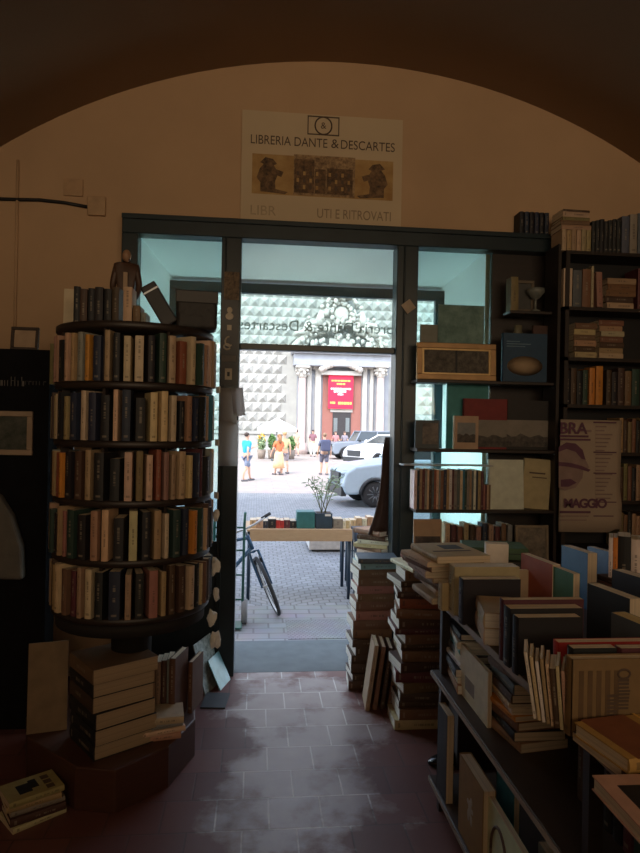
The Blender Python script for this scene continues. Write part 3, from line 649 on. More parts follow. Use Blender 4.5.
for r in range(3):
    for c in range(9):
        if c == 4: continue
        x = -.17+c*.042; MB().box(x, -.0168, .215+r*.045, x+.016, -.016, .24+r*.045).build('printed_window', SEP if (r+c) % 2 else INK, sg)
for s, x in ((1, -.355), (-1, .36)):
    mb = MB(); pts = [(-.05, 0), (.05, 0), (.045, .07), (.06, .11), (.085, .10), (.10, .135), (.05, .15), (.035, .175), (.055, .185), (.03, .215), (-.02, .225), (-.055, .19), (-.03, .18), (-.055, .15), (-.075, .09), (-.05, .06)]
    mb.prism([(x+s*a, -.0138, .185+b) for a, b in pts], (0, -.0012, 0)); mb.prism([(x-s*.02, -.0138, .185), (x+s*.11, -.0138, .175), (x+s*.13, -.0138, .19), (x, -.0138, .215)], (0, -.001, 0)); mb.build('printed_figure', SEPD, sg)
# cable, conduit and junction box on the left of the wall
a = onY(0, 199, 4.19); b = onY(40, 200, 4.19); c = onY(88, 207, 4.19)
tag(MB().tube([(-2.28, 4.19, a.z), a, b, ((b.x+c.x)/2, 4.19, (b.z+c.z)/2+.006), c], .011, 8).build('cable', BLACK), 'thick dark cable running across the upper left of the ochre wall', 'cable')
x, z, w_, h = pxbox(88, 197, 106, 216, 4.19)
tag(MB().box(-w_/2, -.02, 0, w_/2, .008, h).build('junction_box', M((.50, .33, .19), .7, name='painted_box'), mx=T(x, 4.19, z), bevel=.006), 'square painted junction box at the right end of the dark cable', 'junction box')
x, z, w_, h = pxbox(64, 179, 83, 196, 4.19)
tag(MB().box(-w_/2, -.006, 0, w_/2, .008, h).build('cover_plate', M((.50, .32, .18), .7, name='painted_box2'), mx=T(x, 4.19, z), bevel=.003), 'flat painted cover plate above the cable beside the junction box', 'cover plate')
a = onY(18, 160, 4.19); b = onY(17, 350, 4.19)
tag(MB().tube([a, (a.x, 4.19, b.z)], .009, 8).build('conduit', WALLP), 'thin painted conduit running down the wall at far left', 'conduit')
# stickers, papers on the left door post
PX = (-.245-.120)/2; FYF = FY0-.0125
x, z, w_, h = pxbox(222, 298, 236, 385, FYF)
st = tag(MB().box(-.05, -.002, 0, .05, 0, h).build('sticker_strip', M((.035, .035, .038), .4, name='dark_vinyl'), mx=T(PX-.005, FYF, z)), 'tall dark sticker strip with pale symbols on the left door post', 'sticker')
GLY = M((.60, .52, .40), .6, name='pale_print')
hz = h
mb = MB(); mb.ball((0, -.003, hz*.86), .018, .002, .02); mb.ball((0, -.003, hz*.79), .026, .002, .022); mb.build('symbol', GLY, st)
MB().box(-.014, -.004, hz*.63, .014, -.002, hz*.69).build('symbol', GLY, st)
mb = MB(); mb.tube([(.024*math.cos(k*.5), -.003, hz*.50+.03*math.sin(k*.5)) for k in range(3, 12)], .006, 5); mb.tube([(-.012+.02*math.cos(k*.6), -.003, hz*.44+.018*math.sin(k*.6)) for k in range(11)], .006, 5); mb.build('symbol', GLY, st)
MB().box(-.045, -.003, hz*.27, .045, -.002, hz*.34).build('pale_band', M((.16, .15, .14), .6, name='greyish_print'), st)
mb = MB(); mb.box(-.022, -.004, hz*.06, .022, -.002, hz*.19); mb.build('symbol', GLY, st); MB().box(-.008, -.005, hz*.10, .008, -.004, hz*.15).build('symbol_centre', BLACK, st)
x, z, w_, h = pxbox(226, 272, 241, 300, FYF)
tag(MB().box(-w_/2, -.003, 0, w_/2, 0, h).build('sticker', sepia('brown_sticker_print', (.05, .035, .03), (.26, .19, .12), 40), mx=T(PX+.005, FYF, z)), 'square brown sticker at the top of the left door post', 'sticker')
def paper(px, name, label, Y, mt, rz=0, ry=0, curl=.01, cat='paper', group=None):
    x, z, w_, h = pxbox(*px, Y); mb = MB(); n = 6
    g = [[mb.b.verts.new((-w_/2+w_*i/2, -.004-curl*math.sin(j/n*PI*1.1)-(curl*.8 if (i == 2) else 0)*(1-j/n), h*j/n)) for j in range(n+1)] for i in range(3)]
    for i in range(2):
        for j in range(n): mb._f([g[i][j], g[i+1][j], g[i+1][j+1], g[i][j+1]], 0, True)
    o = mb.build(name, mt, mx=T(x, Y, z) @ RZ(rz) @ RY(ry)); s = o.modifiers.new('t', 'SOLIDIFY'); s.thickness = .0012
    return tag(o, label, cat, group)
def thin_paper(nm, c):
    mt, n, l, p = nt(nm); tr = n.new('ShaderNodeBsdfTranslucent'); tr.inputs[0].default_value = (*c, 1); mx = n.new('ShaderNodeMixShader'); mx.inputs[0].default_value = .45
    nz = n.new('ShaderNodeTexNoise'); nz.inputs['Scale'].default_value = 40; l.new(mixc(n, l, nz.outputs['Fac'], tuple(v*.8 for v in c), c), p.inputs['Base Color']); p.inputs['Roughness'].default_value = .8
    l.new(p.outputs[0], mx.inputs[1]); l.new(tr.outputs[0], mx.inputs[2]); l.new(mx.outputs[0], n['Material Output'].inputs[0]); return mt
GP = thin_paper('greyish_paper', (.72, .70, .70)); GP2 = thin_paper('printed_paper', (.62, .59, .57))
paper((219, 388, 237, 425), 'notice', 'printed paper notice taped to the middle of the left door post', FYF-.003, GP2)
paper((234, 388, 246, 416), 'notice', 'small pale paper sheet hanging askew into the doorway from the left post', FYF-.012, GP, ry=-.12)
paper((219, 420, 238, 466), 'notice', 'long pale paper sheet hanging lowest on the left door post', FYF-.010, GP, curl=.02)
x, z, w_, h = pxbox(403, 301, 414, 312, FYF)
tag(MB().box(-.035, -.002, -.035, .035, 0, .035).build('note', M((.45, .36, .27), .8, name='beige_note'), mx=T(x, FYF, z+h/2) @ RY(PI/4+.12)), 'beige square note stuck diagonally on the right door post', 'note')

# ================================================================== ROUND BOOK TOWER
TX, TY = -.56, 3.03
SH = [0.795, 1.035, 1.28, 1.525, 1.77, 2.018]
tw = empty('round_book_tower', (TX, TY, 0), 'dark round revolving bookcase with five tiers of upright paperbacks left of the doorway', 'bookcase')
for i, z in enumerate(SH):
    MB().lathe([(.03, z-.030), (.344, z-.030), (.349, z-.025), (.349, z-.004), (.344, z), (.03, z)], seg=56).build('shelf' if i < 5 else 'top_board', DARKWOOD, tw)
MB().lathe([(.09, .185), (.09, .70), (.33, .71), (.33, .765)], seg=36).build('pedestal', M((.012, .009, .008), .8, name='dull_dark_wood'), tw)
MB().lathe([(.19, .795), (.19, 2.0)], seg=24).build('drum', DARKWOOD, tw)
cam_a = math.atan2(-TY, -TX)                          # direction from the tower towards the viewer
for k in range(8):
    a = cam_a+PI/8+k*PI/4; MB().box(-.006, .30, .795, .006, .333, 2.0, mx=RZ(a-PI/2)).build('upright', DARKWOOD, tw)
TIERS = {  # left to right as seen from the shop
 5: ('top', 'pinkish brown,black,pink,tan,black,pale tan,tan,grey,orange,navy,tan,black,cream,cream,black,dark green,pale tan,rust red,cream,dark green,tan,cream,tan,pinkish brown,cream,navy,tan'),
 4: ('second', 'tan,grey,dark brown,pale tan,cream,black,tan,navy,cream,navy,black,cream,navy,black,cream,cream,cream,black,pinkish brown,navy,black,tan,blue,cream,tan,maroon,grey,tan'),
 3: ('middle', 'grey,black,tan,rust red,orange,black,dark brown,tan,black,black,cream,olive,cream,rust red,pinkish brown,tan,pale tan,cream,navy,maroon,black,grey,tan,cream,grey,navy'),
 2: ('fourth', 'tan,black,dark green,black,tan,pinkish brown,dark green,black,tan,cream,black,cream,black,tan,cream,dark green,navy,orange,dark green,cream,dark brown,black,navy,tan,cream,grey'),
 1: ('bottom', 'grey,tan,dark brown,tan,cream,brown,maroon,tan,cream,black,navy,tan,black,pinkish brown,tan,dark brown,dark brown,cream,black,cream,brown,dark brown,black,black,tan')}
for lev, (nm, cols) in TIERS.items():
    cols = cols.split(','); z = SH[lev-1]; n = len(cols)
    ws = [random.uniform(.018, .034)*(1.25 if c in ('black', 'navy', 'dark green') else 1) for c in cols]
    RIN = .238; tot = math.radians(196); k = tot/sum((t+.0015)/RIN for t in ws); ws = [t*k for t in ws]
    a = cam_a+math.radians(6)-tot/2                    # increasing angle runs left to right for the viewer
    for i, (c, Tk) in enumerate(zip(cols, ws)):
        da = (Tk+.0015)/RIN; am = a+da/2; a += da
        H = random.uniform(.180, .211); W = random.uniform(.108, .118)
        if c in ('black',): H *= .95
        r = RIN+.004+W/2+random.uniform(-.002, .003)
        ang = am+PI                                    # local -x (spine) points outwards
        t = 'slim' if Tk < .022 else ('fat' if Tk > .031 else 'middling')
        book(W, H, Tk*.96, c, stand(TX+r*math.cos(am), TY+r*math.sin(am), z+.0004, ang), f'{c} paperback, {ordn(i+1)} from the left on the {nm} tier of the round tower', f'paperbacks on the {nm} tier of the round tower', name='paperback')
# number tags on the right ends of the tiers
for lev, py in ((5, 422), (4, 443), (3, 493)):
    a = cam_a+math.radians(76); z = SH[lev-1]
    t = MB().box(-.004, -.022, -.024, 0, .022, .006).build('shelf_tag', WHITE, mx=T(TX+.375*math.cos(a), TY+.375*math.sin(a), z) @ RZ(a+PI+.5))
    tag(t, f'small white number tag on the right end of the {({5: "top", 4: "second", 3: "middle"})[lev]} tier of the round tower', 'tag', 'number tags on the round tower')
    text('number', '10', .024, BLACK, t, T(-.0045, 0, -.009) @ RZ(-PI/2) @ RX90)
# loose torn paper on the tower's right flank
def crumple(loc, r, label, seed, mt=WHITE, group=None):
    rr = random.Random(seed); mb = MB(); bmesh.ops.create_icosphere(mb.b, subdivisions=2, radius=r)
    for v in mb.b.verts: v.co = Vector((v.co.x*.7, v.co.y*.7, v.co.z*1.3))*rr.uniform(.55, 1.25)
    return tag(mb.build('crumpled_paper', mt, mx=T(*loc)), label, 'paper', group)
for i, (px, py, r, lb) in enumerate(((217, 515, .022, 'scrap of white paper sticking out of the right flank of the tower, uppermost'), (216, 567, .034, 'crumpled white paper on the right flank of the tower at mid height'), (217, 594, .024, 'small white paper scrap below the mid height crumple on the tower'), (213, 618, .032, 'crumpled white paper just under the bottom tier at right'), (216, 640, .036, 'lowest crumpled white paper beside the dark post under the tower'))):
    v = at(px-1, py, 3.06); crumple(v, r, lb, i)
# objects on top of the tower
zt = 2.0185
def topspot(px, d): v = at(px, 300, d); return v.x, v.y
for i, (px, c, H, Tk, W) in enumerate(((79, 'black', .168, .026, .12), (86, 'dark brown', .160, .030, .12), (94, 'black', .165, .026, .12), (102, 'black', .172, .034, .13), (111, 'black', .168, .03, .12), (119, 'dark brown', .178, .03, .12))):
    x, y = topspot(px, 2.83+.01*i); book(W, H, Tk, c, stand(x, y, zt, PI/2+.12-.03*i), f'{c} book standing on top of the round tower, {ordn(i+1)} from the left', 'books on top of the round tower')
x, y = topspot(130, 2.80); book(.10, .165, .036, 'pale tan', stand(x, y, zt, PI/2), 'pale tan book standing upright at the middle of the tower top', 'books on top of the round tower')
x, y = topspot(139, 2.80); book(.10, .085, .03, 'brown', stand(x, y, zt, PI/2), 'short brown book beside the pale tan one on the tower top', 'books on top of the round tower')
x, y = topspot(146, 2.82); book(.10, .06, .022, 'grey', stand(x, y, zt, PI/2), 'very short grey book under the slanting case on the tower top', 'books on top of the round tower')
x, z, w_, h = pxbox(64, 281, 78, 326, 2.95); 
v = at(71, 320, 3.0); tag(MB().box(-.035, -.002, 0, .035, 0, .205).build('card', CREAM, mx=T(v.x+.0, v.y, 2.02) @ RZ(.1) @ RX(-.08)), 'upright pale card at the left end of the tower top', 'card')
x, y = topspot(165, 2.83); sc = tag(MB().box(-.035, -.03, 0, .035, .03, .20).build('slanting_case', BLACK, mx=T(x+.03, y, zt+.018) @ RY(-.55), bevel=.006), 'dark slim case leaning to the left on the tower top', 'case')
MB().box(-.037, -.032, .165, .037, .032, .172).build('lid_rim', STEEL, sc)
x, y = topspot(197, 2.88); bg_ = tag(MB().box(-.09, -.06, 0, .09, .06, .175).build('dark_bag', M((.02, .018, .017), .6, bump=.4, scale=30, name='dark_leather'), mx=T(x, y, zt) @ RZ(.1), bevel=.02, seg=4), 'dark soft leather bag at the right end of the tower top', 'bag')
MB().box(-.092, -.065, .115, .092, -.058, .17).build('flap', M((.03, .027, .025), .5, name='bag_flap'), bg_, bevel=.004); 
# statuette of a standing man
x, y = topspot(126, 3.02); s = .1
fg = skin_obj('statuette', [(0, 0, .02), (0, 0, .10), (0, 0, .21), (0, 0, .24), (0, 0, .258), (0, 0, .28), (-.06, 0, .228), (-.08, -.01, .16), (-.05, -.04, .12), (.06, 0, .228), (.08, -.01, .16), (.05, -.04, .12)], [(0, 1), (1, 2), (2, 3), (3, 4), (4, 5), (2, 6), (6, 7), (7, 8), (2, 9), (9, 10), (10, 11)], [.055, .052, .058, .026, .022, .024, .028, .02, .015, .026, .02, .015], M((.06, .03, .018), .5, name='bronzed_clay'), mx=T(x, y, zt+.0) @ RZ(.1) @ Matrix.Diagonal((.78, .78, 1.34, 1)), sub=2)
tag(fg, 'small brown statuette of a standing man on the tower top before the window frame', 'statuette')
MB().ball((0, -.006, .274), .027, .031, .022).build('head', M((.30, .17, .10), .5, name='tan_clay'), fg)
MB().lathe([(.06, 0), (.06, .02), (.05, .03)], seg=20).build('plinth', DARKWOOD, fg)
MB().box(-.012, -.062, .12, .012, -.045, .21).build('shirt_front', M((.34, .22, .12), .5, name='pale_clay'), fg)
# book jutting out at the left of the top tier
v = at(58, 378, 2.98); book(.11, .185, .034, 'olive', stand(v.x-.005, v.y, 1.77, 1.6), 'olive green paperback jutting out at the left end of the top tier')

# ---------------- platform under the tower and what stands on it
PLZ = .18
ppts = [(-.27, 3.125), (-.36, 2.86), (-.55, 2.68), (-.72, 2.72), (-1.0, 2.98), (-1.08, 3.2), (-1.0, 3.42), (-.55, 3.52), (-.30, 3.38)]
tag(MB().prism([(a, b, 0) for a, b in ppts], (0, 0, PLZ)).build('platform', REDWOOD, bevel=.006), 'low polygonal brown wooden platform carrying the round book tower', 'platform')
# stack of large volumes at its front
specs = [('black', .27, .27, .062), ('black', .28, .27, .064), ('black', .27, .28, .066), ('dark brown', .27, .27, .066), ('black', .28, .27, .062), ('brown', .29, .28, .062)]
v = onZ(108, 750, PLZ); pile(-.62, 2.95, PLZ, specs[:6], 'the stack of large volumes under the tower', 'large volumes stacked on the platform', .62, jit=.10, off=.010, pm=OLDPAGES)
# small piles to the right of it
pile(-.42, 2.98, PLZ, [('tan', .13, .2, .026), ('cream', .14, .2, .022), ('grey', .13, .2, .02)], 'the small pile right of the large volumes', 'small pile on the platform', PI/2+.2, jit=.15, off=.008)
pb = pile(-.435, 3.0, PLZ+.071, [('pale tan', .15, .21, .03)], 'x', None, PI/2+.3)[0][0]; pb['label'] = 'pale open topped book lying over the small pile on the platform'
for i in range(5):
    x, z_, w_, h = (-.455+i*.028, 0, 0, 0); book(.1, .27+.008*i, .024, ['grey', 'tan', 'pinkish brown', 'dark brown', 'grey'][i], stand(-.50+i*.027, 3.16-.004*i, PLZ, PI/2), f'{["grey","tan","pinkish","dark brown","pale grey"][i]} book upright behind the small pile, {ordn(i+1)} from the left', 'upright books beneath the tower')
for i, (px, H, W, Tk, c, lb) in enumerate(((188, .315, .17, .03, 'rust red', 'tall reddish brown board bound volume at the right end of the platform'), (201, .25, .16, .022, 'brown', 'shorter reddish brown volume behind the tall one on the platform'))):
    v = onZ((183, 200)[i], (722, 712)[i], PLZ); book(W, H, Tk, (.11, .042, .025), stand(v.x-.03, v.y+.05+.02*i, PLZ, PI/2-.25, lean=0), lb, hard=True)
v = onZ(55, 735, .02); tag(MB().box(-.085, -.004, 0, .085, .004, .40).build('cardboard_sheet', M((.22, .15, .085), .8, var=.2, scale=12, name='cardboard'), mx=T(-.93, 3.03, PLZ+.001) @ RZ(.25) @ RX(-.10)), 'pale brown cardboard sheet leaning at the left end of the tower platform', 'cardboard')
# floor stack at lower left
specs = [('cream', .15, .21, .022), ('dark brown', .15, .21, .03), ('grey', .145, .205, .018), ('tan', .145, .205, .022)]
out, _ = pile(-.88, 2.70, 0, specs, 'the low stack on the floor at lower left', 'low stack on the floor at left', PI/2+.6, jit=.1, off=.01, last=False)
topb = book(.15, .21, .024, (.40, .31, .15), flat(-.885, 2.70, .0945, PI/2+.62, .21, .024), 'yellowish cover with a dark printed picture, topmost of the low floor stack at left', 'low stack on the floor at left')
decal(topb, 'printed_picture', -.04, .05, .03, .10, .024, BLACK, 1); decal(topb, 'printed_picture', -.02, .10, .045, .13, .024, BLACK, 1)
for k in range(3): decal(topb, 'printed_lines', -.06+.04*k, .15, -.03+.04*k, .18, .024, INK, 1)

# ---------------- left side: black banner cabinet, pictures, tote
x0 = -2.2; v = onY(50, 350, 3.45); x1 = v.x; ztop = v.z
MATTE = M((.010, .010, .012), .95, name='matte_black_panel'); MATTE.node_tree.nodes['Principled BSDF'].inputs['Specular IOR Level'].default_value = .08
cab = MB().box(x0, 3.45, 0, x1, 3.60, ztop).build('banner_cabinet', MATTE, bevel=.004)
tag(cab, 'black cabinet with a faint white inscription behind the tower at left', 'cabinet')
def faint_row(px0, px1, py, hh, mt, seed):
    rr = random.Random(seed); a = onY(px0, py, 3.449); b = onY(px1, py, 3.449); mb = MB(); x_ = a.x
    while x_ < b.x:
        g = rr.choice((.6, .6, 1)); mb.box(x_, 3.4485, a.z-hh/2, x_+.0035, 3.4495, a.z-hh/2+hh*g)
        if rr.random() < .6: mb.box(x_, 3.4485, a.z+hh*rr.choice((-.5, -.05, .05)), x_+.014, 3.4495, a.z+hh*rr.choice((.06, .1)))
        x_ += rr.uniform(.014, .022)
    mb.build('lettering', mt, cab)
faint_row(0, 24, 381, .048, M((.13, .12, .11), .7, name='faint_white_print'), 3); faint_row(25, 46, 381.5, .034, M((.05, .047, .045), .7, name='fainter_print'), 4)
def frame_pic(name, x, z, w_, h, Y, fw, fmat, picmat, label, rz=0, rx=0, dep=.02, mat_=None, cat='framed picture'):
    e = empty(name, None, label, cat, mx=T(x, Y, z) @ RZ(rz) @ RX(rx))
    mb = MB()
    for a in ((-w_/2, 0, w_/2, fw), (-w_/2, h-fw, w_/2, h), (-w_/2, fw, -w_/2+fw, h-fw), (w_/2-fw, fw, w_/2, h-fw)): mb.box(a[0], -dep, a[1], a[2], 0, a[3])
    mb.build('frame', fmat, e, bevel=min(.004, fw*.2)); MB().box(-w_/2+fw*.5, -dep*.5, fw*.5, w_/2-fw*.5, -dep*.3, h-fw*.5).build('picture', picmat, e)
    return e
x, z, w_, h = pxbox(-14, 411, 33, 455, 3.44)
frame_pic('framed_photograph', x, z, w_, h, 3.447, .028, M((.36, .26, .18), .6, name='pale_wood_frame'), sepia('dim_photo', (.02, .03, .02), (.10, .10, .085), 14), 'pale framed photograph hanging on the black cabinet at left')
x, z, w_, h = pxbox(9, 333, 37, 353, 3.5)
fp = frame_pic('photo_frame', x, ztop, w_, .125, 3.53, .016, M((.045, .03, .022), .6, name='dark_frame'), M((.42, .30, .20), .8, name='blank_mount'), 'small dark frame with blank pale mount standing on top of the black cabinet', rx=-.12)
# hanging pale tote bag
mb = MB(); v = onY(14, 540, 2.75)
prof = [(-.15, 0), (.13, -.01), (.12, .16), (.07, .32), (.0, .43), (-.08, .41), (-.15, .22)]
mb.prism([(a, 0, b) for a, b in prof], (0, .07, 0)); tb = mb.build('tote_bag', M((.13, .12, .105), .9, var=.15, bump=.3, name='dull_canvas'), mx=T(-1.30, 3.372, .80), bevel=.02, seg=3)
tag(tb, 'pale canvas bag hanging on the black cabinet below the framed photograph', 'bag')
# magazines leaning against the foot of the left door post
mp = sepia('map_print', (.10, .13, .13), (.40, .44, .42), 22)
a = tag(MB().box(-.003, -.12, 0, .003, .12, .30).build('magazine', mp, mx=T(-.235, 3.93, 0) @ RZ(-.35) @ RY(-.28)), 'map printed magazine leaning against the foot of the left door post', 'magazine')
b = tag(MB().box(-.003, -.09, 0, .003, .09, .19).build('magazine', M((.16, .36, .42), .4, var=.3, name='cyan_print'), mx=T(-.165, 3.97, 0) @ RZ(-.3) @ RY(-.45)), 'light cyan leaflet leaning in front of the map printed magazine', 'magazine')
tag(MB().box(-.07, -.10, 0, .07, .10, .008).build('magazine', M((.05, .055, .06), .6, name='dark_print'), mx=T(-.21, 3.74, 0) @ RZ(-.1)), 'dark magazine lying flat on the tiles before the left door post', 'magazine')

# ================================================================== DISPLAY BAY IN THE RIGHT WINDOW
BY = 4.07                                             # objects stand in front of the glass
def zy(px, py, Y): return onY(px, py, Y).z
Z378 = zy(455, 381, 4.02); Z450 = zy(480, 449, 4.0); Z508 = zy(470, 508, 4.0); Z560 = zy(470, 562, 4.0)
bay = empty('display_shelves', (1.49, 4.0, 0), 'dark display shelves fitted before the right window and full of pictures and books', 'shelves')
BI = T(-1.49, -4.0, 0)
for nm, z, x0, x1, y0, y1 in (('shelf', Z378, .99, 1.885, 3.93, 4.09), ('shelf', Z450, .99, 1.885, 3.90, 4.09), ('shelf', Z508, .99, 1.885, 3.90, 4.09), ('shelf', Z560, .99, 1.885, 3.86, 4.09), ('small_shelf', zy(524, 312, 4.02), 1.60, 1.885, 3.97, 4.09)):
    MB().box(x0, y0, z-.02, x1, y1, z).build(nm, DARKWOOD, bay, BI, bevel=.003)
MB().box(1.885, 3.90, 0, 1.905, 4.09, HB).build('upright', DARKWOOD, bay, BI)
MB().box(.99, 3.97, 0, 1.885, 3.99, Z560-.02).build('lower_panel', BLACK, bay, BI)
GOLDF = M((.42, .25, .11), .42, .35, var=.2, name='dull_gold_frame')
x, z, w_, h = pxbox(416, 343.5, 495, 380.5, 3.99)
fe = frame_pic('framed_engraving', x, Z378+.0005, w_, h, 3.985, .036, GOLDF, sepia('dark_engraving', (.05, .045, .04), (.16, .14, .115), 40), 'wide gilt framed dark engraving on the upper display shelf', dep=.025, rx=-.05)
mb = MB(); q0, q1 = w_/2-.036, w_/2-.048
for a_ in ((-q0, .036, q0, .046), (-q0, h-.046, q0, h-.036), (-q0, .046, -q1, h-.046), (q1, .046, q0, h-.046)): mb.box(a_[0], -.020, a_[1], a_[2], -.012, a_[3])
mb.build('inner_moulding', M((.62, .42, .18), .35, .3, name='bright_gilt'), fe)
MB().box(-.006, -.016, .036, .006, -.0105, h-.036).build('mount_bar', BLACK, fe)
x, z, w_, h = pxbox(437, 304, 483, 380, 4.06)
tag(MB().box(-w_/2, -.012, 0, w_/2, .012, h).build('picture_panel', sepia('murky_green_print', (.08, .15, .135), (.22, .34, .31), 8), mx=T(x, 4.055, Z378)), 'dull green picture panel standing behind the gilt frame in the window', 'picture')
x, z, w_, h = pxbox(420, 324, 437, 380, 4.06); book(w_, h, .02, 'grey', stand(x, 4.06, Z378, 0), 'pale grey book against the glass left of the green panel')
x, z, w_, h = pxbox(502, 333.5, 546, 382, 3.97)
bb = book(w_, h, .028, (.022, .065, .115), stand(x, 3.97, Z378, 0), 'dark blue book with an oval picture on the upper display shelf', hard=True)
mb = MB(); mb.lathe([(.0, 0), (1, 0), (1, .001), (0, .001)], seg=28); om = mb.build('oval_picture', sepia('oval_view', (.24, .15, .08), (.56, .42, .27), 18), bb, T(0, -.0142, h*.33) @ RX(PI/2) @ Matrix.Diagonal((w_*.40, h*.20, 1, 1)))
for k, (f, q) in enumerate(((.82, .30), (.77, .55), (.72, .42))): decal(bb, 'title_line', -w_*.42, h*f, -w_*.42+w_*q, h*(f+.018), .028, M((.12, .2, .27), .6, name='pale_blue_print'))
# dim things at the top right of the bay
zs = zy(524, 312, 4.02)
x, z, w_, h = pxbox(516, 268, 534, 300, 4.04); frame_pic('small_frame', x, zs+.0, w_, h, 4.05, .02, M((.14, .11, .075), .6, name='dim_frame'), M((.07, .07, .065), .7, name='dim_picture'), 'small dim frame on the highest shelf behind the dark panel edge')
x, z, w_, h = pxbox(508, 270, 515, 312, 4.04); book(.08, h*.8, w_, 'olive', stand(x, 4.03, zs, PI/2), 'dim olive book on the highest display shelf left of the small frame')
x, z, w_, h = pxbox(527, 288, 544, 312, 4.0); gb = MB(); r = w_/2
tag(gb.lathe([(r*.6, 0), (r*.55, .006), (r*.14, .02), (r*.12, h*.5), (r*.5, h*.58), (r, h*.8), (r, h*.95), (r*.9, h*.95), (r*.85, h*.82), (r*.2, h*.62)], seg=20).build('goblet', M((.18, .19, .17), .25, name='dull_glazed_ware'), mx=T(x, 4.0, zs)), 'small pale footed bowl on the highest display shelf', 'bowl')
x, z, w_, h = pxbox(509, 318, 527, 382, 4.06); r = w_/2
tag(MB().lathe([(r*.7, 0), (r, .05), (r, h*.7), (r*.6, h*.82), (r*.65, h*.9), (r*.5, h*.9)], seg=20).build('jar', M((.15, .14, .09), .35, name='olive_glaze'), mx=T(x-.005, 4.055, Z378) @ Matrix.Diagonal((.7, .5, 1, 1))), 'olive glazed jar standing behind the dark blue book', 'jar')
x, z, w_, h = pxbox(530, 318, 545, 382, 4.06); book(w_, h*.9, .02, 'dark brown', stand(x+.01, 4.05, Z378, 0), 'dark brown book standing behind the right side of the blue book')
# second shelf
x, z, w_, h = pxbox(447, 385, 488, 449, 4.06); book(w_, h, .02, 'teal', stand(x, 4.07, Z450, 0), 'pale teal book against the glass below the gilt frame')
LAND = sepia('landscape_sky_print', (.22, .20, .17), (.30, .26, .22), 9); HILL = sepia('landscape_hill_print', (.045, .042, .04), (.15, .13, .115), 30)
def hills(parent, x0, z0, x1, z1, y, seed):
    rr = random.Random(seed); n = 9; ptsh = [(x0, y, z0)]+[(x0+(x1-x0)*k/n, y, z0+(z1-z0)*(.35+.16*math.sin(k*.9+seed)**2*rr.uniform(.5, 1))) for k in range(n+1)]+[(x1, y, z0)]
    MB().prism(ptsh, (0, -.0006, 0)).build('printed_hills', HILL, parent)
x, z, w_, h = pxbox(463, 399, 506, 449, 4.02); rb = book(w_, h, .03, (.20, .022, .022), stand(x, 4.02, Z450, 0), 'dark red book with a grey landscape band on the second display shelf', hard=True); decal(rb, 'landscape_band', -w_*.5, h*.04, w_*.5, h*.58, .03, LAND); hills(rb, -w_*.5, h*.04, w_*.5, h*.58, -.0159, 2)
x, z, w_, h = pxbox(506, 400, 547, 449, 4.02); rb = book(w_, h, .03, (.028, .026, .028), stand(x, 4.02, Z450, 0), 'black book with a grey landscape band at the right of the second shelf', hard=True); decal(rb, 'landscape_band', -w_*.5, h*.06, w_*.5, h*.60, .03, LAND); hills(rb, -w_*.5, h*.06, w_*.5, h*.60, -.0159, 5)
x, z, w_, h = pxbox(415, 420, 439, 448, 3.98); pc = book(w_, h, .016, 'slate', stand(x, 3.98, Z450, .0), 'small book with a pale figure on its cover at the left of the second shelf'); decal(pc, 'cover_picture', -w_*.2, h*.15, w_*.44, h*.9, .016, sepia('pale_portrait', (.06, .06, .07), (.34, .29, .25), 9))
x, z, w_, h = pxbox(453, 415, 478, 448, 3.95); pc = book(w_, h, .026, 'pale tan', stand(x, 3.95, Z450, .12), 'beige paperback with a blue grey picture before the dark red book'); decal(pc, 'cover_picture', -w_*.38, h*.2, w_*.38, h*.8, .026, sepia('blue_grey_view', (.20, .21, .22), (.30, .30, .29), 12)); hills(pc, -w_*.38, h*.2, w_*.38, h*.8, -.0139, 7)
# third shelf: a row of upright spines, and pale volumes
x, z, w_, h = pxbox(413, 468, 482, 508, 3.95); xx = x-w_/2; i = 0; rowc = 'white,navy,tan,maroon,grey,cream,dark brown,slate,rust red,cream,grey,brown,navy,tan,white,maroon,grey,slate,cream,blue,dark green,grey,tan,slate'.split(',')
while xx < x+w_/2-.008:
    Tk = random.uniform(.012, .020); c = rowc[i % 24]
    book(.11, h*random.uniform(.95, 1.0), Tk, c, stand(xx+Tk/2, 3.975, Z508, PI/2), f'thin {c} paperback, {ordn(i+1)} from the left in the display shelf row', 'row of thin paperbacks on the display shelf', name='paperback'); xx += Tk+.0006; i += 1
for k in range(4):
    Tk = .011; book(.09, h*.62, Tk, ['pinkish brown', 'maroon', 'pale tan', 'brown'][k], stand(xx+Tk/2, 3.97, Z508, PI/2), f'short {["pinkish","maroon","pale tan","brown"][k]} booklet at the right end of the display shelf row'); xx += Tk+.001
x, z, w_, h = pxbox(402, 464.5, 491, 468, 3.93)
tag(MB().box(-w_/2, -.075, 0, w_/2, .05, .007).build('tray', M((.45, .47, .48), .5, name='pale_metal'), mx=T(x, 3.965, Z508+h*0+.274)), 'thin pale tray lying across the row of thin paperbacks', 'tray')
for o_ in [q for q in bpy.data.objects if q.get('label', '').startswith('thin pale tray')]: TRAY = o_
x, z, w_, h = pxbox(489, 458.5, 524, 508, 3.95); book(w_, h, .03, 'white', stand(x, 3.955, Z508, .06, lean=-.06), 'large blank white volume right of the thin paperbacks'); 
x, z, w_, h = pxbox(523, 460, 547, 510, 3.97); wb_ = book(w_*1.05, h, .034, 'pale tan', stand(x+.005, 3.985, Z508, -.25, tilt=.06, lean=-.05), 'cream titled volume leaning at the right end of the third display shelf')
decal(wb_, 'title_line', -.05, h*.70, .05, h*.73, .034, INK); decal(wb_, 'title_line', -.03, h*.62, .06, h*.64, .034, INK)
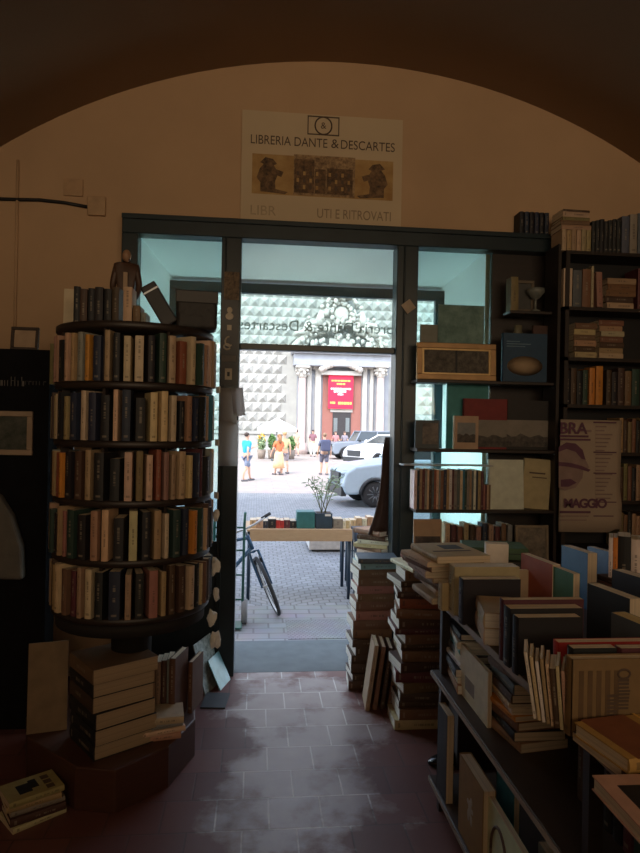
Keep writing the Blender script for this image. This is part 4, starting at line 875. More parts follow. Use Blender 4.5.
# lowest shelf: magazines and a frame
x, z, w_, h = pxbox(414, 516, 442, 561, 3.93); mg = book(w_, h, .012, 'tan', stand(x, 3.93, Z560, 0, lean=-.08), 'tan magazine with a dark car shaped picture on the lowest display shelf'); decal(mg, 'cover_picture', -w_*.45, h*.3, w_*.45, h*.62, .012, sepia('dark_picture', (.03, .03, .03), (.16, .12, .1), 10))
cols = ['pale tan', 'maroon', 'brown', 'tan', 'dark brown', 'pinkish brown', 'navy', 'tan', 'maroon', 'brown', 'grey']
for k, c in enumerate(cols):
    v = onY(446+k*6.2, 540, 3.95); book(.1, .26-.01*(k % 3), .03, c, stand(v.x, 3.97, Z560, PI/2), f'{c} spine, {ordn(k+1)} from the left on the lowest display shelf', 'spines on the lowest display shelf')
x, z, w_, h = pxbox(515, 523, 548, 562, 3.93); frame_pic('framed_print', x, Z560, w_, h, 3.93, .016, M((.28, .22, .15), .6, name='pale_frame'), sepia('old_print', (.10, .09, .08), (.30, .25, .19), 16), 'pale framed print on the lowest display shelf behind the green box', rx=-.06)

# ================================================================== BOOKCASE RIGHT OF THE SHOPFRONT
BX0, BX1, BYF, BYB = 1.922, 2.95, 3.87, 4.085
zr = [zy(600, y, BYF+.03) for y in (253, 308.5, 358.5, 405, 452, 500, 548)]
bc = empty('bookcase', (2.57, 4.0, 0), 'tall dark bookcase against the ochre wall right of the shopfront', 'bookcase'); BM = T(-2.57, -4.0, 0)
for z in zr: MB().box(BX0, BYF, z-.022, BX1, BYB, z).build('shelf', DARKWOOD, bc, BM)
for a in (BX0, BX1-.025): MB().box(a, BYF, 0, a+.025, BYB, zr[0]-.022).build('upright', DARKWOOD, bc, BM)
MB().box(BX0, BYB, 0, BX1, BYB+.015, zr[0]).build('back_panel', BLACK, bc, BM)
def shelf_row(items, z, Yf, where, group, W=.15):
    """items: (px0, px1, ytop, colour)"""
    for k, (p0, p1, yt, c, *ex) in enumerate(items):
        a = onY(p0, yt, Yf); b = onY(p1, yt, Yf); H = a.z-z
        book(W, H, (b.x-a.x)*.97, c, stand((a.x+b.x)/2, Yf+W/2+.004, z+.0004, PI/2, tilt=(ex[0] if ex else 0)), f'{c} book, {ordn(k+1)} from the left {where}', group, hard=True)
def shelf_pile(p0, p1, ytop, cols, z, Yf, place, group, H=.16):
    a = onY(p0, ytop, Yf); b = onY(p1, ytop, Yf); n = len(cols); t = (a.z-z)/n-.001; cx = (a.x+b.x)/2; wd = b.x-a.x
    pile(cx, Yf+H/2+.01, z+.0006, [(c, H, wd*random.uniform(.88, 1.0), t*random.uniform(.93, 1.0)) for c in cols], place, group, PI/2, jit=.03, off=.008)
Yb = BYF+.01
shelf_row([(562.5+4.9*k, 567+4.9*k, 229+(k % 2), c) for k, c in enumerate(('pale tan', 'tan', 'tan', 'pale tan', 'tan', 'tan'))], zr[0], Yb, 'in the tan set atop the right bookcase', 'tan set on the right bookcase')
e = onY(576, 229, Yb).z; pile(onY(577, 229, Yb).x, Yb+.09, e+.0015, [('tan', .15, .20, .030), ('brown', .15, .19, .026), ('olive', .145, .18, .022), ('pale tan', .14, .18, .034), ('dark brown', .14, .18, .014)], 'the pile on the tan set of the right bookcase', 'pile on the tan set', PI/2, jit=.05, off=.006)
shelf_row([(592.5+4.2*k, 596.5+4.2*k, 221-(k % 3), 'black') for k in range(7)], zr[0], Yb, 'in the black set atop the right bookcase', 'black set on the right bookcase')
shelf_row([(622.5, 630, 216, 'slate'), (630.5, 638, 214, 'grey'), (638.5, 646, 213, 'slate'), (646.5, 655, 213, 'black')], zr[0], Yb, 'in the slate group ending the top shelf', 'slate group on the right bookcase')
for k in range(6):
    v = onY(520.5+5*k, 228, 4.12); book(.11, .145, .028, 'navy' if k % 2 else 'black', stand(v.x, 4.155, HT+.0125, PI/2), f'dark volume on the shopfront cornice, {ordn(k+1)} from the left', 'dark volumes on the shopfront cornice', hard=True)
shelf_row([(564, 573, 268, 'cream'), (573.5, 582.5, 270, 'slate'), (583, 591.5, 269, 'brown'), (592, 594.5, 266, 'pale tan'), (598, 604, 272, 'pinkish brown', .08)], zr[1], Yb, 'on the second shelf of the right bookcase', 'upright books on the second right shelf')
shelf_pile(607, 637, 276, ['pale tan', 'dark brown', 'brown', 'brown', 'tan'], zr[1], Yb, 'the flat pile on the second right shelf', 'flat pile on the second right shelf')
shelf_row([(638.5, 644, 268, 'maroon'), (644.5, 652, 270, 'black')], zr[1], Yb, 'beyond the flat pile on the second right shelf', 'dark books beyond the flat pile')
shelf_pile(575, 597.5, 321, ['pale tan', 'dark brown', 'tan', 'brown', 'pale tan', 'brown'], zr[2], Yb, 'the left pile on the third right shelf', 'left pile on the third right shelf')
shelf_pile(600, 625, 318, ['pale tan', 'tan', 'dark brown', 'brown', 'pale tan', 'tan', 'brown'], zr[2], Yb, 'the right pile on the third right shelf', 'right pile on the third right shelf')
shelf_row([(566, 571, 370, 'black'), (571.5, 577, 368, 'dark brown'), (577.5, 583, 371, 'black'), (583.5, 588.5, 370, 'dark green'), (590, 595.5, 368, 'orange'), (596.5, 603.5, 366, 'orange'), (607, 612, 370, 'dark brown'), (612.5, 618, 372, 'black'), (618.5, 625, 368, 'dark brown'), (625.5, 632, 371, 'brown'), (632.5, 640, 369, 'dark green')], zr[3], Yb, 'on the fourth shelf of the right bookcase', 'upright books on the fourth right shelf')
for r, (sy, nm) in enumerate(((418, 'fifth'), (464, 'sixth'), (512, 'seventh'))):
    shelf_row([(620+4.2*k, 623.8+4.2*k, sy+(k*7+r*3) % 5, ['tan', 'dark brown', 'olive', 'brown', 'black', 'tan'][(k+r) % 6]) for k in range(6)], zr[4+r], Yb, f'right of the poster on the {nm} right shelf', f'books right of the poster on the {nm} shelf')
# poster on the bookcase
x, z, w_, h = pxbox(560, 420, 621, 532, 3.85)
POST = M((.42, .33, .25), .8, var=.08, scale=5, name='aged_poster_paper'); PURP = M((.13, .05, .085), .7, name='purple_ink'); PURL = M((.29, .20, .175), .8, name='pale_purple_ink')
mb = MB(); n = 10
g = [[mb.b.verts.new((-w_/2+w_*i/n, -.012*math.sin(i/n*PI)-(.02*(i/n)**3 if j < 3 else 0), h*j/8+(.02 if (j == 0 and i > 8) else 0))) for j in range(9)] for i in range(n+1)]
for i in range(n):
    for j in range(8): mb._f([g[i][j], g[i+1][j], g[i+1][j+1], g[i][j+1]], 0, True)
po = mb.build('poster', POST, mx=T(x, 3.855, z)); s = po.modifiers.new('t', 'SOLIDIFY'); s.thickness = .0015
tag(po, 'aged poster with large purple letters and a face hanging on the right bookcase', 'poster')
def pt_(nm, s, size, px, py, mt, **k): v = onY(px, py, 3.82); return text(nm, s, size, mt, po, T(v.x-x, -.018, v.z-z) @ RX90, **k)
pt_('lettering', 'BRA', .098, 561, 428.5, PURP, align='LEFT', bold=.0025); pt_('lettering', 'MAGGIO', .078, 565, 504, PURP, align='LEFT', bold=.003, spacing=.86)
def pl_(px0, py0, px1, py1, mt): a = onY(px0, py1, 3.82); b = onY(px1, py0, 3.82); MB().box(a.x-x, -.018, a.z-z, b.x-x, -.0165, b.z-z).build('print_line', mt, po)
for q in ((561, 435.5, 590, 437, PURP), (561, 439, 592, 440.3, PURP), (582, 430, 593, 432, PURL), (561, 511.5, 592, 513.5, PURP), (561, 516, 590, 517, PURL), (561, 520, 588, 521, PURL)): pl_(*q)
for yy in (422, 452, 473, 502, 516): pl_(595, yy, 618, yy+.9, PURP)
for yy in range(426, 500, 4): pl_(597, yy, 606+(yy*7) % 10, yy+1.2, PURL)
mb = MB(); fc = [(560, 448), (568, 443), (577, 444), (584, 450), (587, 460), (591, 468), (585, 469), (584, 478), (577, 488), (566, 491), (560, 488)]
mb.prism([(onY(a, b, 3.82).x-x, -.0165, onY(a, b, 3.82).z-z) for a, b in fc], (0, -.001, 0)); mb.build('printed_face', PURL, po)
mb = MB()
for a in ([(560, 447), (568, 442.5), (577, 443.5), (584, 450), (587, 460), (583, 459), (577, 452), (568, 449), (560, 452)], [(560, 462), (572, 463), (583, 466), (592, 470), (590, 472), (580, 469), (570, 467), (560, 466)], [(562, 480), (572, 479), (578, 483), (570, 487), (562, 487)]): mb.prism([(onY(p, q, 3.82).x-x, -.0175, onY(p, q, 3.82).z-z) for p, q in a], (0, -.001, 0))
mb.build('printed_hair_and_glasses', PURP, po)

# ================================================================== LONG DISPLAY TABLE
TL, TM, TT = .107, .576, .875; TXE = .755
tb = empty('display_table', (1.2, 1.2, 0), 'long brown three level book table running along the right side of the aisle', 'table'); TI = T(-1.2, -1.2, 0)
for nm, z, x0, y1 in (('top_board', TT, TXE+.03, 2.86), ('middle_shelf', TM, TXE, 2.66), ('low_shelf', TL, TXE+.01, 2.70)):
    MB().box(x0, -.6, z-.022, 1.95 if nm == 'top_board' else 1.6, y1, z).build(nm, TABLEWOOD, tb, TI, bevel=.003)
EDG = M((.36, .31, .25), .5, name='pale_worn_edge')
for z, x0, y1 in ((TT, TXE+.03, 2.86), (TM, TXE, 2.66), (TL, TXE+.01, 2.70)): MB().box(x0-.003, -.6, z-.020, x0, y1, z-.004 if z != TT else z+.004).build('edge_strip', EDG, tb, TI)
for y in (2.61, 1.42, .1):
    for xx in (.785, 1.55): MB().box(xx, y, 0, xx+.035, y+.03, TT-.022).build('leg', DARKWOOD, tb, TI)
MB().box(1.50, -.5, .0, 1.52, 2.5, TT-.022).build('back_panel', BLACK, tb, TI)
def tX(px, d): return at(px, 600, d)
def facing(px0, px1, ytop, d, c, Tk, label, group=None, zb=TT, spine=False, **k):    # stands across the table, cover to the viewer
    a = at(px0, ytop, d); b = at(px1, ytop, d); H = a.z-zb; W = b.x-a.x
    return book(W, H, Tk, c, stand((a.x+b.x)/2, (a.y+b.y)/2+Tk/2, zb+.0005, k.pop('rz', 0)), label, group, **k), W, H
def along(pxf, pxn, ytop_far, X, c, Tk, label, group=None, zb=TT, rz=0, **k):          # stands along the table, cover to the aisle
    a = onX(pxf, ytop_far, X); b = onX(pxn, ytop_far, X); W = a.y-b.y; H = a.z-zb
    return book(W, H, Tk, c, stand(X+Tk/2, (a.y+b.y)/2, zb+.0005, -PI/2+rz), label, group, **k), W, H
# the heap on the far end
specs = [('tan', .19, .25, .026), ('pale tan', .20, .26, .022), ('brown', .18, .25, .028), ('tan', .20, .26, .022), ('pale tan', .19, .25, .03), ('brown', .19, .26, .026), ('cream', .20, .27, .022)]
_, ztop_ = pile(.845, 2.72, TT+.001, specs, 'the heap of wide books on the far table end', 'heap on the far end of the table', .15, jit=.16, off=.03, drift=(-.05, .0), last=False)
hb1 = book(.23, .30, .028, 'pale tan', flat(.83, 2.68, ztop_, .12, .30, .028), 'wide cream book with a dark picture topmost on the heap at the table end', 'heap on the far end of the table'); decal(hb1, 'cover_picture', -.02, .06, .07, .15, .028, M((.06, .07, .08), .6, name='dark_cover_print'), 1); decal(hb1, 'title_line', -.09, .18, .08, .2, .028, INK, 1)
_, z2 = pile(.905, 3.44, 0.0, [('pale tan', .20, .27, .05)]+[(random.choice(['brown', 'black', 'dark brown', 'maroon', 'dark brown', 'rust red', 'brown']), random.uniform(.18, .22), random.uniform(.24, .28), random.uniform(.03, .06)) for _ in range(17)], 'the tall floor stack beyond the table end', 'tall floor stack beyond the table', PI/2, jit=.16, off=.02, pm=WPAGES, last=False)
book(.22, .29, .022, 'white', flat(.90, 3.43, z2, .2, .29, .022), 'white thin magazine lying on the tall floor stack beyond the table end')
book(.19, .26, .03, 'rust red', flat(.92, 3.43, z2+.023, .0, .26, .03), 'rust red book crowning the tall floor stack beyond the table end')
# green box at the back
x, z, w_, h = pxbox(470, 541, 521, 556, 3.35); gbx = tag(MB().box(-.15, -.10, 0, .15, .10, .055).build('box', M((.055, .11, .05), .6, name='green_card'), mx=T(1.17, 3.06, .98) @ RZ(-.2), bevel=.003), 'flat green box lying behind the heap at the far end of the table', 'box')
MB().box(-.152, -.102, .028, .152, .102, .031).build('lid_edge', BLACK, gbx)
tag(MB().box(-.2, -.15, 0, .2, .15, .979).build('trunk', DARKWOOD, mx=T(1.17, 3.06, 0) @ RZ(-.05), bevel=.006), 'dark wooden trunk standing on end beneath the green box', 'trunk')
# books standing across the table, far to near
o_, W, H = facing(488, 510, 544, 2.78, 'white', .055, 'small thick white book standing before the green box', rz=-.25)
facing(442, 453, 583, 2.55, 'pale tan', .05, 'pale cream book upright at the table edge before the heap')
facing(453.5, 521, 566.5, 2.50, 'pale tan', .075, 'wide pale box like volume standing across the table behind the black one', pmat=WPAGES)
for k, c in enumerate(('tan', 'maroon', 'pale tan')):
    facing(458+k*28, 482+k*28, 570, 2.60+.0, c, .018, f'{["tan","maroon","cream"][k]} booklet behind the wide pale volume, {ordn(k+1)} from the left')
facing(462.5, 522, 579, 2.38, 'black', .05, 'black covered volume with tan edge standing across the table before the pale one')
pile(.895, 2.17, TT+.001, [('cream', .20, .22, .056), ('pale tan', .20, .22, .054)], 'the pair of thick pale books at the table edge', 'thick pale books at the table edge', -.22, jit=.02, off=.003, pm=WPAGES)
facing(502, 586, 599, 2.02, 'maroon', .03, 'wide maroon edged black volume standing across the middle of the table'); facing(509, 585, 608, 1.96, 'black', .05, 'black volume standing in front of the maroon edged one'); facing(517, 583, 617, 1.90, 'black', .04, 'foremost black volume of the three across the middle of the table')
# books standing along the table with covers to the aisle
along(524, 549, 553, 1.115, (.33, .10, .05), .035, 'orange red paperback standing with its cover to the aisle', rz=.12)
along(563.5, 585, 545, 1.335, (.05, .13, .24), .045, 'tall blue paperback standing with its cover to the aisle', rz=.12)
along(553, 571, 565.5, 1.14, (.09, .20, .17), .028, 'teal green paperback standing before the tall blue one', rz=.12)
along(590.5, 612, 546, 1.60, (.12, .18, .25), .03, 'small blue grey paperback standing at the back of the table', rz=.2)
along(591, 625, 583, 1.18, 'black', .045, 'glossy black paperback standing askew on the table right of the black volumes', rz=.15)
along(616, 650, 569, 1.36, 'black', .05, 'black paperback with faint rows of print at the right side of the table', rz=.2)
along(613.5, 640, 612, 1.10, 'slate', .05, 'slate paperback with yellow page edges before the glossy black one', rz=.15, pmat=pages_mat('yellowed_paper_edges', (.62, .46, .2)))
# back row at the right
for k, (p0, p1, yt, c) in enumerate(((618, 622, 538, 'white'), (622.5, 627, 538, 'orange'), (627.5, 640, 537, 'black'), (641, 650, 540, 'white'))):
    a = at(p0, yt, 2.60); b = at(p1, yt, 2.60); book(.13, a.z-TT, b.x-a.x-.001, c, stand((a.x+b.x)/2, a.y+.065, TT, PI/2-.53), f'{c} book standing at the back right of the table, {ordn(k+1)} from the left', 'upright books at the back right of the table')
pile(1.53, 2.42, TT+.001, [('brown', .2, .27, .03), ('black', .2, .27, .03), ('maroon', .19, .26, .028), ('brown', .19, .26, .022), ('dark brown', .19, .26, .02)], 'the low dark pile behind the glossy black paperback', 'low dark pile at the back of the table', .05, jit=.08)
pile(1.33, 2.15, TT+.001, [('white', .13, .18, .02), ('black', .13, .19, .03)], 'the small pile between the teal and the black books', 'small pile on the table', .2)
tg_ = book(.05, .075, .012, 'cream', flat(1.30, 2.28, TT+.055, .3, .075, .012), 'small cream booklet lying between the blue and the glossy black paperbacks')
# red row and pamphlets near the viewer
facing(556, 665, 641, 1.70, 'red', .03, 'bright red edged volume standing behind the row of pamphlets')
facing(572, 618, 648, 1.60, 'black', .03, 'black volume between the red one and the tan one'); facing(620, 668, 648, 1.60, 'maroon', .03, 'crimson volume at the right between the red one and the tan one')
for k in range(9):
    c = ['white', 'cream', 'white', 'tan', 'cream', 'dark brown', 'cream', 'pale tan', 'cream'][k]
    v = at(529+k*4.6, 640, 1.66-.010*k); book(.11, .165-.006*(k % 3)-.002*k, .008 if k != 5 else .016, c, stand(v.x+.02, v.y, TT+.001, PI/2-.42-.012*k, tilt=0) @ RX(-.16+.012*k), f'{c} pamphlet leaning left, {ordn(k+1)} of the row before the red volume', 'leaning pamphlets', pmat=WPAGES)
bo, W, H = facing(569.5, 668, 658, 1.53, (.21, .135, .06), .035, 'large tan brown book with vertical lettering standing across the table near the viewer', hard=True)
for k in range(5): decal(bo, 'print_line', -W*.42+.022*k, H*.2, -W*.42+.012+.022*k, H*.85, .035, M((.13, .08, .04), .8, name='brown_print'))
MB().tube([(W*.06+.015*math.cos(t*PI/8), -.0178, H*.80+.011*math.sin(t*PI/8)) for t in range(16)], .003, 5, closed=True).build('lettering', INK, bo)
rr = random.Random(8); mb = MB()
for k in range(9): mb.box(W*.06-.016, -.0185, H*(.70-.045*k), W*.06+.012+rr.uniform(0, .004), -.0175, H*(.70-.045*k)+.004+rr.uniform(0, .003))
for k in range(7): mb.box(W*-.06-.014, -.0185, H*(.50-.05*k), W*-.06+.010+rr.uniform(0, .004), -.0175, H*(.50-.05*k)+.004+rr.uniform(0, .003))
mb.build('print_line', INK, bo)
# lying books nearest the viewer
yb_ = book(.17, .24, .032, (.50, .33, .09), flat(.875, 1.35, TT+.022, PI/2+.18, .24, .032), 'yellow and red covered book lying nearest the tan brown book', pmat=PAGES, hard=True); decal(yb_, 'red_panel', -.09, .02, .09, .14, .032, M((.27, .10, .05), .6, name='red_print'), 1); decal(yb_, 'gold_line', -.09, .165, .09, .17, .032, GOLD, 1)
book(.17, .23, .021, 'dark brown', flat(.875, 1.365, TT+.0005, PI/2+.12, .23, .021), 'dark brown thin book lying under the yellow and red one')
wb2 = book(.24, .30, .03, 'pale tan', flat(.835, 1.11, TT+.001, PI/2-.02, .30, .03), 'beige book with a black framed panel lying nearest the viewer', hard=True); decal(wb2, 'black_panel', -.07, .03, .08, .23, .03, BLACK, 1)
# ---- middle shelf
pile(.885, 2.52, TM+.001, [('tan', .17, .24, .034), ('white', .16, .22, .026), ('navy', .17, .23, .03), ('white', .15, .22, .02), ('slate', .16, .22, .032), ('teal', .15, .21, .02), ('white', .16, .22, .03), ('navy', .15, .21, .026)], 'the flat pile at the far end of the middle shelf', 'flat pile at the far end of the middle shelf', -.08, jit=.10, off=.012, pm=WPAGES)
along(455, 489, 637, .805, 'white', .014, 'white booklet with a faint drawing standing on the middle shelf', zb=TM, rz=.0)
for q in bpy.data.objects:
    if q.get('label', '').startswith('white booklet with'): WBK = q
decal(WBK, 'faint_drawing', -.05, .04, .05, .09, .014, M((.3, .27, .25), .8, name='faint_grey_print'), -1)
pile(.915, 2.07, TM+.001, [('tan', .17, .20, .03), ('black', .17, .20, .03), ('brown', .17, .20, .03), ('orange', .17, .19, .018), ('white', .17, .19, .02), ('cream', .17, .19, .016), ('dark brown', .17, .2, .03), ('slate', .18, .21, .034), ('grey', .17, .21, .028)], 'the stack on the middle shelf', 'stack on the middle shelf', .1, jit=.14, off=.008)
for k in range(7):
    c = ['dark brown', 'black', 'navy', 'black', 'black', 'maroon', 'dark green'][k]; y = 1.70-.045*k
    book(.17, .20+.01*(k % 3), .035, c, stand(1.0, y, TM, 0, tilt=0), f'{c} book on the near middle shelf, {ordn(k+1)} from the stack', 'upright books on the near middle shelf')
# ---- low shelf
def low(pf, pn, yt, X, c, Tk, lb, **k): return along(pf, pn, yt, X, c, Tk, lb, zb=TL, **k)
lb1, W, H = low(459.5, 484, 753, .775, (.25, .145, .06), .045, 'large brown picture volume with a pale emblem standing on the low shelf', hard=True)
mb = MB()
for (cx, cz, rx, rz_) in ((0, .15, .018, .03), (.012, .18, .012, .014), (-.015, .12, .012, .022), (.014, .115, .012, .02), (-.02, .165, .014, .01), (.022, .15, .012, .009)): mb.ball((cx, -.0228, cz), rx, .0012, rz_, u=10, v=6)
mb.build('pale_emblem', M((.42, .38, .32), .7, name='pale_emblem_print'), lb1)
low(472, 487, 765, .838, 'maroon', .03, 'dark red volume standing behind the brown picture volume', hard=True)
low(497, 515, 757, .90, 'teal', .02, 'turquoise thin book standing behind the brown volume on the low shelf')
lw, W, H = low(486.5, 545, 795, .79, 'white', .02, 'white book with a dark arch and plant drawing standing on the low shelf', rz=-.02)
mb = MB(); mb.tube([(-.10+.07*math.cos(PI*k/12), -.011, .12+.10*math.sin(PI*k/12)) for k in range(13)], .006, 5); mb.tube([(-.17, -.011, .0), (-.17, -.011, .12)], .006, 5); mb.tube([(-.03, -.011, .0), (-.03, -.011, .12)], .006, 5); mb.build('arch_drawing', INK, lw)
mb = MB(); mb.prism([(-.13, -.0105, .01), (-.06, -.0105, .01), (-.095, -.0105, .13)], (0, -.001, 0)); mb.build('figure_drawing', INK, lw)
mb = MB(); mb.tube([(.03, -.011, .06), (.03, -.011, .20)], .004, 5); mb.tube([(.0, -.011, .16), (.03, -.011, .12), (.06, -.011, .17)], .005, 5); mb.build('plant_drawing', INK, lw)
for k in range(6): book(.20, .25-.01*(k % 3), .03, ['grey', 'slate', 'white', 'grey', 'navy', 'grey'][k], stand(.885+.033*k, 1.76-.01*k, TL, -PI/2), f'{["grey","slate","white","pale grey","navy","dull grey"][k]} volume behind the white book on the low shelf, {ordn(k+1)} from the aisle', 'volumes behind the white book on the low shelf')
book(.13, .35, .03, 'black', stand(.79, 2.55, TL, -PI/2), 'tall dark board bound volume at the far end of the low shelf')
# black shoe at the table's foot
v = onZ(437, 766, 0)
mb = MB(); st = [(-.13, .030, .05, .075), (-.09, .036, .06, .085), (-.03, .037, .055, .075), (.04, .042, .045, .055), (.09, .044, .036, .045), (.125, .034, .026, .034), (.145, .012, .014, .02)]
rings = []
for xx, hw, hc, ht in st:
    rings.append([mb.b.verts.new((xx, hw*math.cos(t*PI/5), max(.004, ht*(.5+.5*math.sin(t*PI/5)) if math.sin(t*PI/5) > -.2 else .004))) for t in range(10)])
for A, B in zip(rings, rings[1:]):
    for k in range(10): mb._f([A[k], A[(k+1) % 10], B[(k+1) % 10], B[k]], 0, True)
mb._f(rings[0]); mb._f(rings[-1])
sh = tag(mb.build('shoe', M((.012, .012, .013), .22, name='polished_black_leather'), mx=T(v.x+.10, v.y+.02, 0) @ RZ(PI+.1), subsurf=1), 'polished black shoe poking out at the far foot of the display table', 'shoe')
MB().box(-.13, -.036, 0, .125, .036, .010).build('sole', RUBBER, sh, bevel=.008)
mb = MB()
for k in range(3): mb.tube([(.02+.02*k, -.02, .058-.004*k), (.02+.02*k, 0, .064-.004*k), (.02+.02*k, .02, .058-.004*k)], .003, 5)
mb.build('laces', BLACK, sh)

# ================================================================== STACKS BY THE RIGHT DOOR POST
def rspec(n, seed, cs, t0=.032, t1=.055, w0=.17, w1=.22):
    rr = random.Random(seed); return [(rr.choice(cs), rr.uniform(w0, w1), rr.uniform(.20, .25), rr.uniform(t0, t1)) for _ in range(n)]
BR = ['brown', 'dark brown', 'brown', 'dark brown', 'brown', 'pinkish brown']
sA = rspec(16, 3, BR, .042, .058); sA[-1] = ('slate', .20, .25, .03); sA[-2] = ('light blue', .2, .25, .035); sA[-3] = ('brown', .2, .26, .05)
_, zA = pile(.70, 3.95, 0, sA, 'the brown stack at the right door post', 'brown stack by the right door post', PI/2, jit=.13, off=.012, drift=(.055, .03), pm=WPAGES)
sA2 = rspec(8, 9, ['white', 'brown', 'cream', 'dark brown'], .076, .084, .14, .18)+rspec(9, 12, ['white', 'brown', 'cream', 'dark brown', 'white'], .024, .038, .14, .18); 
_, zA2 = pile(.83, 4.345, 0.0, sA2, 'the pale stack behind the right door post', 'pale stack in the doorway behind the brown one', .9, jit=.3, off=.015, pm=WPAGES)
for k in range(4):
    book(.20, .37-.012*k, .024, ['tan', 'brown', 'dark brown', 'brown'][k], stand(.655+.045*k, 3.66+.012*k, .004, PI/2-.08, lean=.13), f'tall {["tan","brown","dark brown","reddish"][k]} volume leaning on the brown stack, {ordn(k+1)} from the left', 'tall volumes leaning on the brown stack', hard=True)
crumple((.90, 3.62, .06), .045, 'torn white paper between the leaning volumes and the tall floor stack', 31)
# brown cloth hanging in the doorway
mb = MB(); rows = [(0, .860, .995), (.10, .845, .995), (.25, .84, .995), (.40, .825, .995), (.52, .80, .995), (.60, .775, .99), (.66, .755, .98)]
zt_ = onY(386, 437, 4.27).z; R_ = []
for d, a, b in rows: R_.append([mb.b.verts.new((a+(b-a)*i/10, 4.265+.012*math.sin(i*1.9)*(d+.1), zt_-d)) for i in range(11)])
for A, B in zip(R_, R_[1:]):
    for i in range(10): mb._f([A[i], A[i+1], B[i+1], B[i]], 0, True)
dr = mb.build('hanging_cloth', M((.055, .028, .022), .8, var=.15, bump=.3, name='dark_brown_cloth')); s = dr.modifiers.new('t', 'SOLIDIFY'); s.thickness = .012
tag(dr, 'dark brown cloth hanging inside the right door jamb above the pale stack', 'cloth')

# ================================================================== OUTSIDE THE DOOR
# trestle table with books
ty = 7.42; a = onY(263, 535, ty); b = onY(352, 541, ty); tx0, tx1 = -.12, b.x; tz = onY(300, 529, ty).z
tt = empty('trestle_table', ((tx0+tx1)/2, ty+.35, G), 'wooden trestle table with a plank front standing in the street before the door', 'table'); mxT = T(-(tx0+tx1)/2, -(ty+.35), -G)
MB().box(tx0-.02, ty, tz-.03, tx1, ty+.7, tz-.012).build('table_top', PINE, tt, mxT); MB().box(tx0+.06, ty-.02, onY(300, 541, ty).z, tx1, ty, tz).build('front_plank', PINE, tt, mxT, bevel=.004)
LEGM = M((.03, .05, .08), .4, .5, name='dark_blue_steel')
for xx in (tx0+.05, tx1-.025, tx1+.05):
    for yy in (ty+.03, ty+.62): MB().tube([(xx, yy, G), (xx, yy, tz-.03)], .02, 8).build('leg', LEGM, tt, mxT)
OB = 'books on the street table'
def ob(p0, p1, yt, c, lb, W=.2, d=ty+.12, **k):
    a = onY(p0, yt, d); b = onY(p1, yt, d); book(W, a.z-tz+.012, b.x-a.x, c, stand((a.x+b.x)/2, d+W/2, tz-.0118, PI/2), lb, OB, **k)
for k, (p0, p1, yt, c) in enumerate(((250, 256, 520, 'cream'), (256.3, 263, 519.5, 'pale tan'), (263.3, 268, 521, 'navy'), (268.3, 276, 519, 'black'), (276.3, 280, 520, 'red'), (280.3, 284, 520.5, 'red'), (284.3, 290, 520, 'maroon'), (290.3, 296, 521, 'black'), (333.5, 343, 519, 'grey'), (343.3, 346, 521, 'white'), (346.3, 350, 520.5, 'cream'))):
    ob(p0, p1, yt, c, f'{c} book on the street table, {ordn(k+1)} from the left')
def obox(p0, p1, yt, mt, lb, d): a = onY(p0, yt, d); b = onY(p1, yt, d); w_ = b.x-a.x; return tag(MB().box(-w_/2, -w_/2, 0, w_/2, w_/2, a.z-tz+.012).build('box', mt, mx=T((a.x+b.x)/2, d+w_/2, tz-.0118), bevel=.004), lb, 'box'), w_, a.z-tz
obox(297, 315, 512, M((.03, .16, .17), .5, name='teal_card'), 'teal box standing on the street table left of the planter', ty+.10)
a = onY(316, 512, ty+.1); b = onY(332.5, 512, ty+.1); w_ = b.x-a.x; h = a.z-tz
pl = empty('potted_plant', ((a.x+b.x)/2, ty+.1+w_/2, tz-.0118), 'thin leafed plant in a dark navy square pot on the street table', 'plant')
mb = MB(); q = w_/2
mb.box(-q, -q, 0, q, q, h*.97); mb.build('pot', M((.02, .045, .075), .45, name='navy_pot'), pl, bevel=.004); MB().box(-q+.01, -q+.01, h*.96, q-.01, q-.01, h*.975).build('soil', M((.05, .035, .025), .9), pl)
MB().box(q*.1, -q-.002, h*.80, q*.8, -q, h*.93).build('pot_label', WHITE, pl)
rr = random.Random(4); LF = M((.24, .32, .20), .6, var=.3, scale=30, name='sage_leaf'); stem = MB(); leaf = MB()
for k in range(9):
    ang = rr.uniform(0, 2*PI); L = rr.uniform(.35, .60); sp_ = rr.uniform(.10, .28); top = Vector((math.cos(ang)*sp_-.03, math.sin(ang)*sp_*.6, h+L))
    base = Vector((rr.uniform(-.04, .04), rr.uniform(-.04, .04), h*.95)); mid = (base+top)/2+Vector((0, 0, .06)); stem.tube([base, mid, top], [.005, .004, .002], 5)
    for j in range(16):
        t = .3+.7*j/15; p = base.lerp(mid, t*2) if t < .5 else mid.lerp(top, t*2-1)
        d = Vector((rr.gauss(0, 1), rr.gauss(0, 1), rr.gauss(.4, .6))).normalized(); s = d.orthogonal().normalized()*.010; Lf = rr.uniform(.05, .10)
        leaf.quad([p, p+d*Lf*.5+s, p+d*Lf, p+d*Lf*.5-s])
stem.build('stems', M((.16, .17, .09), .7, name='plant_stem'), pl); leaf.build('leaves', LF, pl)
